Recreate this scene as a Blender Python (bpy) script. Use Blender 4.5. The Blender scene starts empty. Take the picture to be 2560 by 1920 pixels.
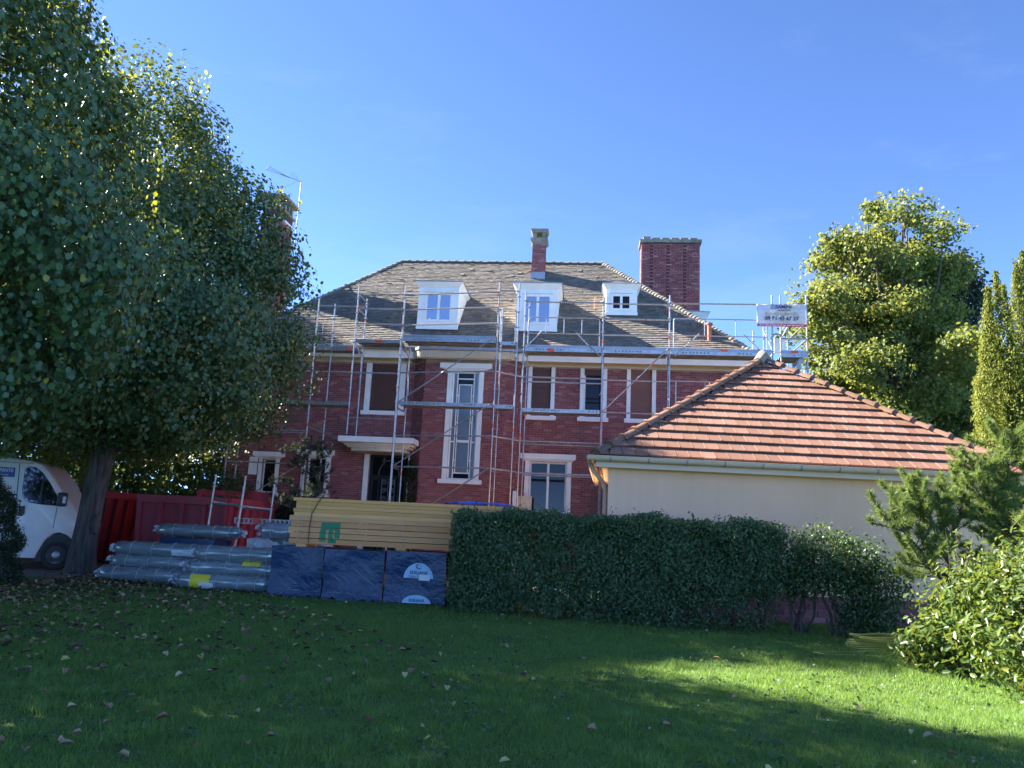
import bpy, bmesh, math, random
import numpy as np
from mathutils import Vector, Matrix
random.seed(7)
rng = np.random.default_rng(11)
R = math.radians
SC = bpy.context.scene
COL = SC.collection

# ------------------------------------------------------------------ camera
PITCH, ROLL = 0.185513, 0.046943
cam_d = bpy.data.cameras.new('camera')
cam_d.sensor_width = 36.0
cam_d.lens = 36.0 * 1923.0 / 2560.0
cam_d.clip_start = 0.05
cam_d.clip_end = 3000
cam = bpy.data.objects.new('camera', cam_d)
COL.objects.link(cam)
f_ = Vector((0, math.cos(PITCH), math.sin(PITCH)))
u0_ = Vector((0, -math.sin(PITCH), math.cos(PITCH)))
r0_ = Vector((1, 0, 0))
r_ = math.cos(ROLL) * r0_ + math.sin(ROLL) * u0_
u_ = -math.sin(ROLL) * r0_ + math.cos(ROLL) * u0_
cam.matrix_world = Matrix(((r_.x, u_.x, -f_.x, 0), (r_.y, u_.y, -f_.y, 0), (r_.z, u_.z, -f_.z, 1.5), (0, 0, 0, 1)))
SC.camera = cam

# ------------------------------------------------------------------ sky, sun, exposure
SUN_EL = R(35.0)
SUN_AZ = R(157.5)          # direction towards the sun, counter-clockwise from +X
sun_dir = Vector((math.cos(SUN_AZ) * math.cos(SUN_EL), math.sin(SUN_AZ) * math.cos(SUN_EL), math.sin(SUN_EL)))
world = bpy.data.worlds.new('World')
SC.world = world
world.use_nodes = True
wn = world.node_tree.nodes
wl = world.node_tree.links
wn.clear()
w_out = wn.new('ShaderNodeOutputWorld')
w_bg = wn.new('ShaderNodeBackground')
w_sky = wn.new('ShaderNodeTexSky')
w_sky.sky_type = 'NISHITA'
w_sky.sun_disc = False
w_sky.sun_elevation = SUN_EL
w_sky.sun_rotation = R(90) - SUN_AZ
w_sky.air_density = 0.2
w_sky.dust_density = 0.0
w_sky.ozone_density = 2.5
w_bg.inputs['Strength'].default_value = 0.15
w_tint = wn.new('ShaderNodeMix')
w_tint.data_type = 'RGBA'
w_tint.blend_type = 'MULTIPLY'
w_tint.inputs[0].default_value = 1.0
w_tint.inputs[7].default_value = (.67, .76, .86, 1)
wl.new(w_sky.outputs[0], w_tint.inputs[6])
w_tc = wn.new('ShaderNodeTexCoord')
w_mp = wn.new('ShaderNodeMapping')
w_mp.inputs['Scale'].default_value = (1.6, 4.5, 7.0)
w_mp.inputs['Rotation'].default_value = (0, R(18), R(25))
w_no = wn.new('ShaderNodeTexNoise')
w_no.inputs['Scale'].default_value = 1.3
w_no.inputs['Detail'].default_value = 6
w_no.inputs['Roughness'].default_value = .62
w_rp = wn.new('ShaderNodeMapRange')      # thin high cirrus, over the whole sky
w_rp.inputs['From Min'].default_value = .56
w_rp.inputs['From Max'].default_value = .82
w_rp.inputs['To Max'].default_value = .09
w_cl = wn.new('ShaderNodeMix')
w_cl.data_type = 'RGBA'
w_cl.inputs[7].default_value = (1.15, 1.2, 1.3, 1)
wl.new(w_tc.outputs['Generated'], w_mp.inputs[0])
wl.new(w_mp.outputs[0], w_no.inputs['Vector'])
wl.new(w_no.outputs[0], w_rp.inputs[0])
wl.new(w_rp.outputs[0], w_cl.inputs[0])
wl.new(w_tint.outputs[2], w_cl.inputs[6])
wl.new(w_cl.outputs[2], w_bg.inputs[0])
wl.new(w_bg.outputs[0], w_out.inputs[0])
sun_l = bpy.data.lights.new('sun', 'SUN')
sun_l.energy = 3.8
sun_l.angle = R(0.5)
sun_l.color = (1.0, 0.93, 0.82)
sun = bpy.data.objects.new('sun', sun_l)
COL.objects.link(sun)
sun.rotation_euler = (-sun_dir).to_track_quat('-Z', 'Y').to_euler()
sun.location = (-30, 20, 30)
vs = SC.view_settings
vs.view_transform = 'Standard'
vs.look = 'None'
vs.gamma = 1.0
vs.use_curve_mapping = False
vs.exposure = 3.0
SC.cycles.max_bounces = 6
SC.cycles.transparent_max_bounces = 12
SC.cycles.use_denoising = True

# ------------------------------------------------------------------ helpers: materials
def new_mat(name):
    m = bpy.data.materials.new(name)
    m.use_nodes = True
    nt = m.node_tree
    nt.nodes.clear()
    o = nt.nodes.new('ShaderNodeOutputMaterial')
    return m, nt, o

def ramp(nt, fac, stops):
    n = nt.nodes.new('ShaderNodeValToRGB')
    e = n.color_ramp.elements
    while len(e) > 1:
        e.remove(e[-1])
    e[0].position = stops[0][0]
    e[0].color = (*stops[0][1], 1)
    for p, c in stops[1:]:
        x = e.new(p)
        x.color = (*c, 1)
    nt.links.new(fac, n.inputs[0])
    return n.outputs[0]

def noise_tex(nt, scale, detail=4, rough=.55, coord='Object', stretch=None):
    tc = nt.nodes.new('ShaderNodeTexCoord')
    src = tc.outputs[coord]
    if stretch:
        mp = nt.nodes.new('ShaderNodeMapping')
        mp.inputs['Scale'].default_value = stretch
        nt.links.new(src, mp.inputs[0])
        src = mp.outputs[0]
    n = nt.nodes.new('ShaderNodeTexNoise')
    n.inputs['Scale'].default_value = scale
    n.inputs['Detail'].default_value = detail
    n.inputs['Roughness'].default_value = rough
    nt.links.new(src, n.inputs['Vector'])
    return n.outputs[0]

def mixc(nt, fac, a, b, mode='MIX'):
    n = nt.nodes.new('ShaderNodeMix')
    n.data_type = 'RGBA'
    n.blend_type = mode
    for s, v in ((0, fac), (6, a), (7, b)):
        if isinstance(v, (int, float)):
            n.inputs[s].default_value = v
        elif isinstance(v, tuple):
            n.inputs[s].default_value = (*v, 1)
        else:
            nt.links.new(v, n.inputs[s])
    return n.outputs[2]

def bsdf(nt, col, rough=.6, metal=0., spec=.5, coat=0.):
    b = nt.nodes.new('ShaderNodeBsdfPrincipled')
    if isinstance(col, tuple):
        b.inputs['Base Color'].default_value = (*col, 1)
    else:
        nt.links.new(col, b.inputs['Base Color'])
    if isinstance(rough, (int, float)):
        b.inputs['Roughness'].default_value = rough
    else:
        nt.links.new(rough, b.inputs['Roughness'])
    b.inputs['Metallic'].default_value = metal
    b.inputs['Specular IOR Level'].default_value = spec
    b.inputs['Coat Weight'].default_value = coat
    b.inputs['Coat Roughness'].default_value = .08
    return b

def add_bump(nt, b, h, strength=.3, dist=.02):
    n = nt.nodes.new('ShaderNodeBump')
    n.inputs['Strength'].default_value = strength
    n.inputs['Distance'].default_value = dist
    nt.links.new(h, n.inputs['Height'])
    nt.links.new(n.outputs[0], b.inputs['Normal'])

def simple(name, c1, c2=None, scale=6., rough=.6, metal=0., spec=.5, bump=0., bscale=None, stretch=None, coat=0., contrast=(.35, .65), detail=5):
    m, nt, o = new_mat(name)
    if c2 is None:
        c2 = tuple(x * .8 for x in c1)
    f = noise_tex(nt, scale, detail, stretch=stretch)
    col = ramp(nt, f, [(contrast[0], c1), (contrast[1], c2)])
    b = bsdf(nt, col, rough, metal, spec, coat)
    if bump:
        h = noise_tex(nt, bscale or scale * 4, 4, stretch=stretch)
        add_bump(nt, b, h, bump)
    nt.links.new(b.outputs[0], o.inputs[0])
    return m

def island(name, stops, rough=.8, source='island', nscale=5., nstrength=.35, dark=(.03, .03, .03), bump=.25, bscale=40., patches=None, spec=.3, stretch=None):
    """per-piece colour (random per island or per object) broken up by noise"""
    m, nt, o = new_mat(name)
    if source == 'island':
        fac = nt.nodes.new('ShaderNodeNewGeometry').outputs['Random Per Island']
    else:
        fac = nt.nodes.new('ShaderNodeObjectInfo').outputs['Random']
    col = ramp(nt, fac, stops)
    n1 = noise_tex(nt, nscale, 6, .6, stretch=stretch)
    g = nt.nodes.new('ShaderNodeMapRange')
    g.inputs['From Min'].default_value = .45
    g.inputs['From Max'].default_value = .75
    g.inputs['To Max'].default_value = nstrength
    nt.links.new(n1, g.inputs[0])
    col = mixc(nt, g.outputs[0], col, dark)
    for (sc, lo, hi, c, amt) in patches or []:
        n2 = noise_tex(nt, sc, 5, .62, stretch=stretch)
        g2 = nt.nodes.new('ShaderNodeMapRange')
        g2.inputs['From Min'].default_value = lo
        g2.inputs['From Max'].default_value = hi
        g2.inputs['To Max'].default_value = amt
        nt.links.new(n2, g2.inputs[0])
        col = mixc(nt, g2.outputs[0], col, c)
    b = bsdf(nt, col, rough, 0, spec)
    if bump:
        add_bump(nt, b, noise_tex(nt, bscale, 3), bump, .01)
    nt.links.new(b.outputs[0], o.inputs[0])
    return m

def foliage(name, stops, trans=(.25, .32, .04), tfac=.35, rough=.5, spec=.35, nscale=.6, dark=.6):
    m, nt, o = new_mat(name)
    fac = nt.nodes.new('ShaderNodeNewGeometry').outputs['Random Per Island']
    col = ramp(nt, fac, stops)
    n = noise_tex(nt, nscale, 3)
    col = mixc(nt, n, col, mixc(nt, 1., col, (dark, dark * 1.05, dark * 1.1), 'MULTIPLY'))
    b = bsdf(nt, col, rough, 0, spec)
    t = nt.nodes.new('ShaderNodeBsdfTranslucent')
    nt.links.new(mixc(nt, .55, col, trans), t.inputs[0])
    mx = nt.nodes.new('ShaderNodeMixShader')
    mx.inputs[0].default_value = tfac
    nt.links.new(b.outputs[0], mx.inputs[1])
    nt.links.new(t.outputs[0], mx.inputs[2])
    nt.links.new(mx.outputs[0], o.inputs[0])
    return m

def glass_mat(name, col, mirror, rough=.03):
    m, nt, o = new_mat(name)
    b = bsdf(nt, col, .06, 0, .5 if mirror else .28)
    g = nt.nodes.new('ShaderNodeBsdfGlossy')
    g.inputs['Roughness'].default_value = rough
    g.inputs['Color'].default_value = (.9, .93, 1, 1)
    mx = nt.nodes.new('ShaderNodeMixShader')
    mx.inputs[0].default_value = mirror
    nt.links.new(b.outputs[0], mx.inputs[1])
    nt.links.new(g.outputs[0], mx.inputs[2])
    nt.links.new(mx.outputs[0], o.inputs[0])
    return m

def film_mat(name, col, clear, rough=.12, wr=9., wstr=.6, stretch=None, spec=.5, var=.18):
    """thin plastic film: partly clear, glossy, creased"""
    m, nt, o = new_mat(name)
    b = bsdf(nt, col, rough, 0, spec)
    h = noise_tex(nt, wr, 5, .6, stretch=stretch)
    add_bump(nt, b, h, wstr, .06)
    t = nt.nodes.new('ShaderNodeBsdfTransparent')
    n = noise_tex(nt, wr * .7, 4, .6, stretch=stretch)
    g = nt.nodes.new('ShaderNodeMapRange')
    g.inputs['From Min'].default_value = .35
    g.inputs['From Max'].default_value = .65
    g.inputs['To Min'].default_value = max(0, clear - var)
    g.inputs['To Max'].default_value = min(1, clear + var)
    nt.links.new(n, g.inputs[0])
    mx = nt.nodes.new('ShaderNodeMixShader')
    nt.links.new(g.outputs[0], mx.inputs[0])
    nt.links.new(b.outputs[0], mx.inputs[1])
    nt.links.new(t.outputs[0], mx.inputs[2])
    nt.links.new(mx.outputs[0], o.inputs[0])
    return m

BR = [(0, (.20, .068, .072)), (.3, (.25, .083, .084)), (.7, (.28, .095, .094)), (.9, (.32, .125, .118)), (1, (.38, .19, .175))]
M = {}
M['brick'] = island('brick_clay', BR, .85, 'island', 1.3, .35, (.10, .045, .045), patches=[(.5, .55, .8, (.36, .2, .17), .3)])
M['brick_o'] = island('brick_clay_single', BR, .85, 'object', 1.3, .35, (.10, .045, .045))
M['mortar'] = simple('mortar', (.34, .26, .24), (.25, .17, .16), 3., .9, bump=.2)
M['white'] = simple('white_paint', (.86, .86, .83), (.78, .78, .75), 2.5, .55, bump=.05)
M['cream'] = simple('cream_render', (.66, .58, .44), (.58, .5, .38), 2., .8, bump=.1)
M['zinc'] = simple('zinc', (.34, .36, .39), (.26, .28, .31), 3., .45, .6)
M['concrete'] = simple('weathered_concrete', (.27, .25, .2), (.14, .13, .1), 4., .9, bump=.4)
M['rooftile'] = island('old_clay_tile', [(0, (.125, .115, .10)), (.35, (.155, .142, .124)), (.7, (.185, .166, .142)), (1, (.235, .20, .165))], .9, 'island', .8, .4, (.09, .085, .06),
                       patches=[(2.2, .6, .75, (.34, .33, .24), .6), (.7, .62, .78, (.22, .19, .06), .5), (.35, .45, .66, (.24, .18, .145), .3)])
M['roofside'] = simple('old_clay_tile_plain', (.2, .165, .13), (.13, .11, .09), 8., .9, bump=.5)
M['gtile'] = island('red_clay_tile', [(0, (.19, .095, .062)), (.4, (.225, .115, .076)), (.7, (.25, .13, .088)), (1, (.28, .155, .11))], .75, 'object', 2., .45, (.16, .09, .07), bump=.2, bscale=30,
                    patches=[(6., .62, .75, (.20, .12, .06), .5), (9, .68, .76, (.5, .42, .32), .5)])
M['gtile_i'] = island('red_clay_tile_joined', [(0, (.19, .085, .06)), (.4, (.25, .115, .08)), (1, (.30, .155, .11))], .75, 'island', 2., .45, (.16, .09, .07), bump=.2, bscale=30)
M['hiptile'] = island('hip_tile', [(0, (.17, .09, .06)), (1, (.25, .14, .095))], .8, 'object', 3., .5, (.13, .08, .06), bump=.3, bscale=25)
M['ridgetile'] = island('ridge_tile_grey', [(0, (.22, .20, .16)), (1, (.34, .29, .22))], .9, 'object', 3., .5, (.12, .11, .08), bump=.4, bscale=25)
M['shutter'] = simple('brown_shutter', (.115, .05, .04), (.09, .04, .033), 2., .6)
M['dark_brick'] = simple('recess_shade_brick', (.10, .04, .04), (.07, .03, .03), 6., .9)  # shade of the brick pattern's recesses put into the core colour
M['shutter2'] = simple('terracotta_shutter', (.22, .10, .07), (.18, .08, .06), 2., .6)
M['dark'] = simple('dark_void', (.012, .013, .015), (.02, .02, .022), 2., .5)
M['iron'] = simple('black_iron', (.012, .012, .013), (.02, .02, .02), 8., .45, .3)
M['glass'] = glass_mat('window_glass', (.010, .011, .013), .0)
M['glass_sky'] = glass_mat('window_glass_bright', (.03, .04, .06), .42)
M['glass_frost'] = glass_mat('obscure_glass', (.10, .13, .155), .10, .25)
M['steel'] = simple('galvanised_steel', (.42, .43, .45), (.30, .31, .33), 10., .42, .75, bump=.05)
M['deck'] = simple('scaffold_deck_steel', (.30, .31, .32), (.2, .2, .2), 5., .6, .4)
M['red_mark'] = simple('red_orange_paint', (.75, .10, .05), (.6, .08, .05), 8., .5)
m_, nt_, o_ = new_mat('beige_render')
c_w = ramp(nt_, noise_tex(nt_, .9, 5), [(.35, (.97, .575, .36)), (.65, (.91, .53, .33))])
st_ = ramp(nt_, noise_tex(nt_, 2.2, 5, .6, stretch=(3.5, 3.5, .18)), [(.5, (0, 0, 0)), (.8, (.25, .25, .25))])
c_w = mixc(nt_, st_, c_w, (.66, .43, .28))
sp_n = ramp(nt_, noise_tex(nt_, 7., 6, .7), [(.62, (0, 0, 0)), (.72, (.35, .35, .35))])
c_w = mixc(nt_, sp_n, c_w, (.64, .48, .30))
b_w = bsdf(nt_, c_w, .9, 0, .2)
add_bump(nt_, b_w, noise_tex(nt_, 90, 3), .25, .01)
nt_.links.new(b_w.outputs[0], o_.inputs[0])
M['garage_wall'] = m_
M['gutter'] = simple('gutter_pvc', (.76, .53, .37), (.68, .47, .32), 2., .45)
M['bark'] = simple('tree_bark', (.095, .085, .07), (.03, .027, .024), 5., .9, bump=1., bscale=9, stretch=(3, 3, .35))
M['twig'] = simple('twig_bark', (.10, .075, .055), (.06, .045, .035), 12., .9)
M['lime'] = foliage('lime_leaves', [(0, (.042, .094, .042)), (.5, (.062, .13, .052)), (.965, (.088, .165, .06)), (.985, (.2, .2, .03)), (1, (.34, .28, .03))], (.42, .48, .03), .18, .42)
M['lime_sunlit'] = foliage('sunlit_lime_leaves', [(0, (.10, .15, .03)), (.6, (.16, .2, .035)), (1, (.3, .27, .04))], (.55, .55, .03), .5, .42)  # sunlight on the crown top put into a brighter yellow-green leaf colour
M['hedge'] = foliage('hedge_leaves', [(0, (.042, .088, .034)), (.6, (.075, .14, .05)), (1, (.14, .21, .08))], tfac=.22, rough=.38)
M['shrub'] = foliage('shrub_leaves', [(0, (.025, .05, .016)), (.6, (.045, .085, .025)), (1, (.09, .13, .04))], tfac=.28)
M['laurel'] = foliage('laurel_leaves', [(0, (.045, .085, .02)), (.5, (.075, .13, .028)), (.9, (.12, .18, .04)), (1, (.2, .22, .05))], (.4, .46, .05), .3, .36, .35)
M['yew'] = foliage('yew_leaves', [(0, (.10, .13, .02)), (.5, (.18, .21, .032)), (1, (.27, .28, .045))], (.4, .42, .05), .3, .6, .2)
M['darkyew'] = foliage('dark_yew_leaves', [(0, (.012, .028, .012)), (1, (.03, .055, .022))], tfac=.12, rough=.6)
M['maple'] = foliage('sycamore_leaves', [(0, (.075, .125, .03)), (.5, (.12, .18, .045)), (.85, (.16, .2, .05)), (1, (.25, .2, .055))], (.44, .42, .06), .42, .55, dark=.75)
M['conifer'] = foliage('spruce_needles', [(0, (.02, .04, .03)), (1, (.05, .075, .055))], tfac=.1, rough=.6)
M['pine'] = foliage('pine_needles', [(0, (.11, .18, .045)), (.6, (.17, .25, .065)), (.95, (.22, .3, .08)), (1, (.34, .21, .08))], (.4, .48, .08), .3, .5)
M['mistletoe'] = foliage('mistletoe_leaves', [(0, (.06, .07, .015)), (1, (.12, .12, .03))], tfac=.2)
M['grass'] = foliage('grass_blades', [(0, (.115, .225, .05)), (.6, (.16, .29, .065)), (.95, (.21, .34, .08)), (1, (.26, .27, .08))], (.4, .56, .06), .42, .5, .3, 1.2, .7)
M['deadleaf'] = island('fallen_leaf', [(0, (.22, .11, .055)), (.5, (.38, .24, .13)), (.8, (.5, .37, .22)), (1, (.46, .40, .12))], .8, 'object', 20., .3, (.1, .05, .03), bump=0)
M['deadleaf_i'] = island('leaf_litter', [(0, (.08, .045, .028)), (.45, (.17, .10, .055)), (.8, (.36, .25, .13)), (1, (.42, .36, .10))], .8, 'island', 20., .3, (.06, .03, .02), bump=0)
M['timber'] = island('sawn_pine_yellow', [(0, (.78, .36, .11)), (.5, (.86, .425, .14)), (1, (.90, .49, .19))], .7, 'object', 5., .45, (.42, .22, .07), bump=.15, bscale=20, stretch=(.35, 3, 7), patches=[(1.1, .66, .72, (.25, .12, .04), .5)])
M['timber2'] = island('sawn_pine_tan', [(0, (.66, .285, .10)), (.5, (.73, .33, .125)), (1, (.79, .385, .16))], .7, 'object', 5., .5, (.30, .16, .06), bump=.15, bscale=20, stretch=(.35, 3, 7), patches=[(1.1, .66, .72, (.2, .09, .03), .5)])
M['strap_w'] = simple('white_strap', (.7, .69, .6), None, 6., .5)
M['strap_b'] = simple('dark_strap', (.045, .025, .02), None, 6., .5)
M['green_ink'] = simple('green_spray', (.02, .19, .075), (.04, .24, .10), 25., .7)
M['film_blue'] = film_mat('blue_wrap', (.006, .036, .095), .05, .2, 4.5, .35, spec=.35, var=.04)
M['slate'] = island('stacked_tile_slate', [(0, (.05, .055, .07)), (1, (.085, .085, .1))], .7, 'island', 3., .3)
M['film_clear'] = film_mat('clear_wrap', (.34, .40, .44), .70, .06, 5., .8, (.6, 3, 3), spec=1.)
M['film_bag'] = film_mat('clear_bag', (.6, .62, .66), .3, .2, 6., 1.)
M['roll'] = simple('insulation_roll', (.2, .24, .23), (.42, .48, .47), 6., .18, .65, bump=.7, bscale=5, stretch=(.4, 2, 2))
M['roll_s'] = simple('silver_foil_roll', (.55, .60, .68), (.42, .47, .55), 4., .25, .7, bump=.6, bscale=5)
M['yellow'] = simple('yellow_label', (.75, .6, .03), (.7, .55, .04), 8., .5)
M['paper'] = simple('paper_label', (.7, .72, .74), (.6, .62, .66), 20., .6)
M['cardboard'] = simple('cardboard', (.33, .22, .14), (.25, .16, .1), 4., .8)
M['blue_label'] = simple('pale_blue_label', (.33, .52, .66), (.27, .45, .6), 8., .4)
M['navy'] = simple('navy_ink', (.02, .03, .10), None, 8., .5)
M['tarp'] = simple('blue_tarpaulin', (.02, .08, .55), (.015, .06, .42), 5., .35, bump=.6, bscale=12)
M['wood_dark'] = simple('pallet_wood', (.16, .12, .08), (.10, .075, .05), 5., .85)
M['skip'] = simple('red_skip_paint', (.33, .04, .055), (.25, .03, .045), 3., .5, bump=.15, bscale=10)
M['skip_d'] = simple('dark_red_skip_paint', (.15, .016, .02), (.09, .012, .014), 3., .5, bump=.15, bscale=10)
M['rust'] = simple('rusty_rim', (.22, .18, .16), (.14, .09, .07), 6., .8)
M['van'] = simple('white_van_paint', (.74, .74, .72), (.68, .68, .66), 1.5, .3, coat=.5)
M['van_glass'] = glass_mat('van_glass', (.008, .01, .012), .12)
M['black_plastic'] = simple('black_plastic', (.018, .018, .02), (.03, .03, .03), 8., .5)
M['tyre'] = simple('tyre_rubber', (.016, .016, .017), (.028, .027, .026), 8., .8)
M['rim'] = simple('steel_rim', (.42, .43, .45), (.3, .3, .32), 8., .4, .7)
M['sign_blue'] = simple('sign_blue', (.03, .08, .32), (.025, .07, .28), 4., .4)
M['sign_red'] = simple('sign_red', (.5, .03, .03), None, 4., .5)
M['hose'] = simple('yellow_hose', (.40, .36, .07), (.33, .29, .05), 4., .45)
M['banner'] = film_mat('mesh_banner', (.62, .62, .68), .34, .6, 3., .3)
M['banner_red'] = simple('banner_red', (.62, .08, .12), (.5, .07, .10), 5., .6)
M['banner_gold'] = simple('banner_gold', (.5, .38, .16), None, 5., .6)
M['clay_pipe'] = simple('clay_vent', (.45, .16, .09), (.35, .12, .07), 6., .7)
M['gravel'] = island('gravel_drive', [(0, (.2, .17, .14)), (1, (.2, .17, .14))], .95, 'object', 30., .7, (.10, .08, .06), bump=.8, bscale=60)
M['slot'] = simple('shadow_gap', (.02, .02, .02), None, 4., .8)
M['flower'] = simple('pink_flower', (.45, .2, .22), None, 4., .7)

# ------------------------------------------------------------------ helpers: mesh building
def mesh_np(name, V, F, smooth=False):
    V = np.asarray(V, np.float32)
    F = np.asarray(F, np.int32)
    me = bpy.data.meshes.new(name)
    n, k = F.shape
    me.vertices.add(len(V))
    me.vertices.foreach_set('co', V.ravel())
    me.loops.add(n * k)
    me.loops.foreach_set('vertex_index', F.ravel())
    me.polygons.add(n)
    me.polygons.foreach_set('loop_start', np.arange(0, n * k, k, dtype=np.int32))
    me.polygons.foreach_set('loop_total', np.full(n, k, np.int32))
    if smooth:
        me.polygons.foreach_set('use_smooth', np.ones(n, bool))
    me.update(calc_edges=True)
    return me

def link(name, me, mat=None, parent=None):
    if mat is not None and len(me.materials) == 0:
        me.materials.append(M[mat] if isinstance(mat, str) else mat)
    o = bpy.data.objects.new(name, me)
    COL.objects.link(o)
    if parent is not None:
        o.parent = parent
    return o

def tag(o, label, cat=None, group=None, kind=None):
    if label:
        o['label'] = label
    if cat:
        o['category'] = cat
    if group:
        o['group'] = group
    if kind:
        o['kind'] = kind
    return o

def thing(name, label, cat, loc=(0, 0, 0), rotz=0., group=None):
    o = bpy.data.objects.new(name, None)
    COL.objects.link(o)
    o.location = loc
    o.rotation_euler = (0, 0, rotz)
    o.empty_display_size = .2
    return tag(o, label, cat, group)

def copy_tree(o, parent=None):
    c = o.copy()
    COL.objects.link(c)
    c.parent = parent
    for ch in list(o.children):
        copy_tree(ch, c)
    return c

class MB:
    def __init__(s, off=(0, 0, 0)):
        s.v = []
        s.f = []
        s.off = off
    def add(s, vs, fs):
        b = len(s.v)
        s.v += [tuple(map(float, q)) for q in vs]
        s.f += [tuple(b + i for i in q) for q in fs]
        return s
    def box(s, x0, x1, y0, y1, z0, z1):
        return s.add([(x0, y0, z0), (x1, y0, z0), (x1, y1, z0), (x0, y1, z0), (x0, y0, z1), (x1, y0, z1), (x1, y1, z1), (x0, y1, z1)],
                     [(0, 3, 2, 1), (4, 5, 6, 7), (0, 1, 5, 4), (1, 2, 6, 5), (2, 3, 7, 6), (3, 0, 4, 7)])
    def hexa(s, b, t):
        """box from four bottom and four top corners"""
        return s.add(list(b) + list(t), [(0, 3, 2, 1), (4, 5, 6, 7), (0, 1, 5, 4), (1, 2, 6, 5), (2, 3, 7, 6), (3, 0, 4, 7)])
    def beam(s, p, q, w, h, up=(0, 0, 1)):
        p = Vector(p); q = Vector(q)
        d = (q - p).normalized()
        a = d.cross(Vector(up))
        if a.length < 1e-4:
            a = d.cross(Vector((0, 1, 0)))
        a.normalize()
        b = a.cross(d)
        c = [a * (i * w / 2) + b * (j * h / 2) for i, j in ((-1, -1), (1, -1), (1, 1), (-1, 1))]
        return s.hexa([p + x for x in c], [q + x for x in c])
    def tube(s, p, q, r, n=8, r2=None, caps=True):
        return s.path([p, q], [r, r if r2 is None else r2], n, caps)
    def path(s, pts, rs, n=8, caps=True, closed=False):
        pts = [Vector(p) for p in pts]
        if not isinstance(rs, (list, tuple)):
            rs = [rs] * len(pts)
        V = []
        ref = None
        m = len(pts)
        for i, p in enumerate(pts):
            if closed:
                d = pts[(i + 1) % m] - pts[i - 1]
            else:
                d = pts[min(i + 1, m - 1)] - pts[max(i - 1, 0)]
            d.normalize()
            if ref is None:
                ref = Vector((0, 0, 1)) if abs(d.z) < .9 else Vector((1, 0, 0))
            a = d.cross(ref); a.normalize()
            b = a.cross(d); ref = b
            for k in range(n):
                t = 2 * math.pi * k / n
                V.append(p + (a * math.cos(t) + b * math.sin(t)) * rs[i])
        Fc = []
        rng_ = range(m) if closed else range(m - 1)
        for i in rng_:
            j = (i + 1) % m
            for k in range(n):
                l = (k + 1) % n
                Fc.append((i * n + k, i * n + l, j * n + l, j * n + k))
        if caps and not closed:
            Fc.append(tuple(range(n - 1, -1, -1)))
            Fc.append(tuple((m - 1) * n + k for k in range(n)))
        return s.add(V, Fc)
    def prism(s, poly, y0, y1, axis='y'):
        """extrude a polygon given in (x, z) along y, or (x, y) along z, or (y, z) along x"""
        n = len(poly)
        def P(a, b, c):
            return (a, c, b) if axis == 'y' else ((a, b, c) if axis == 'z' else (c, a, b))
        V = [P(a, b, y0) for a, b in poly] + [P(a, b, y1) for a, b in poly]
        Fc = [tuple(range(n)), tuple(range(2 * n - 1, n - 1, -1))]
        for i in range(n):
            j = (i + 1) % n
            Fc.append((i, n + i, n + j, j))
        return s.add(V, Fc)
    def mesh(s, name):
        me = bpy.data.meshes.new(name)
        ox, oy, oz = s.off
        me.from_pydata([(x - ox, y - oy, z - oz) for x, y, z in s.v], [], s.f)
        bm = bmesh.new()
        bm.from_mesh(me)
        bmesh.ops.recalc_face_normals(bm, faces=bm.faces)
        bm.to_mesh(me)
        bm.free()
        return me
    def build(s, name, mat, parent=None, smooth=False, bevel=0., kind=None):
        me = s.mesh(name)
        if smooth:
            me.polygons.foreach_set('use_smooth', np.ones(len(me.polygons), bool))
        o = link(name, me, mat, parent)
        if smooth:
            me.set_sharp_from_angle(angle=R(40))
        if bevel:
            b = o.modifiers.new('bevel', 'BEVEL')
            b.width = bevel
            b.segments = 2
            b.limit_method = 'ANGLE'
        if kind:
            o['kind'] = kind
        return o

def text(body, size, mat, parent, loc, rot, name='lettering', align='CENTER', thick=.002, bold=0., sx=1.):
    cu = bpy.data.curves.new(name, 'FONT')
    cu.body = body
    cu.size = size
    cu.align_x = align
    cu.align_y = 'CENTER'
    cu.extrude = thick
    cu.offset = bold
    t = bpy.data.objects.new(name + '_src', cu)
    COL.objects.link(t)
    dg = bpy.context.evaluated_depsgraph_get()
    me = bpy.data.meshes.new_from_object(t.evaluated_get(dg))
    bpy.data.objects.remove(t)
    me.materials.clear()
    o = link(name, me, mat, parent)
    o.location = loc
    o.rotation_euler = rot
    o.scale = (sx, 1, 1)
    return o

def unit(a):
    return a / np.maximum(np.linalg.norm(a, axis=1, keepdims=True), 1e-9)

def leaves(P, N, size, aspect=.8, droop=.6, fold=.12, jit=.7, up=(0, 0, -1)):
    """one folded leaf of two quads per point; returns verts and faces"""
    n = len(P)
    P = np.asarray(P, float)
    nn = unit(N + jit * rng.normal(size=(n, 3)))
    d = droop * np.array(up)[None] + .6 * rng.normal(size=(n, 3))
    d = unit(d - nn * np.sum(d * nn, 1, keepdims=True))
    s = np.cross(nn, d)
    L = size * rng.uniform(.65, 1.25, (n, 1))
    tm = [(0, 0), (.28, -.5), (.68, -.4), (1, 0), (.68, .4), (.28, .5)]
    V = np.empty((n, 6, 3))
    for i, (a, b) in enumerate(tm):
        V[:, i] = P + d * L * (a - .4) + s * L * aspect * b + nn * L * fold * (abs(b) * 2 - .4)
    idx = np.arange(n)[:, None] * 6
    F = np.concatenate([idx + np.array([[0, 1, 2, 3]]), idx + np.array([[0, 3, 4, 5]])])
    return V.reshape(-1, 3), F

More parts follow.
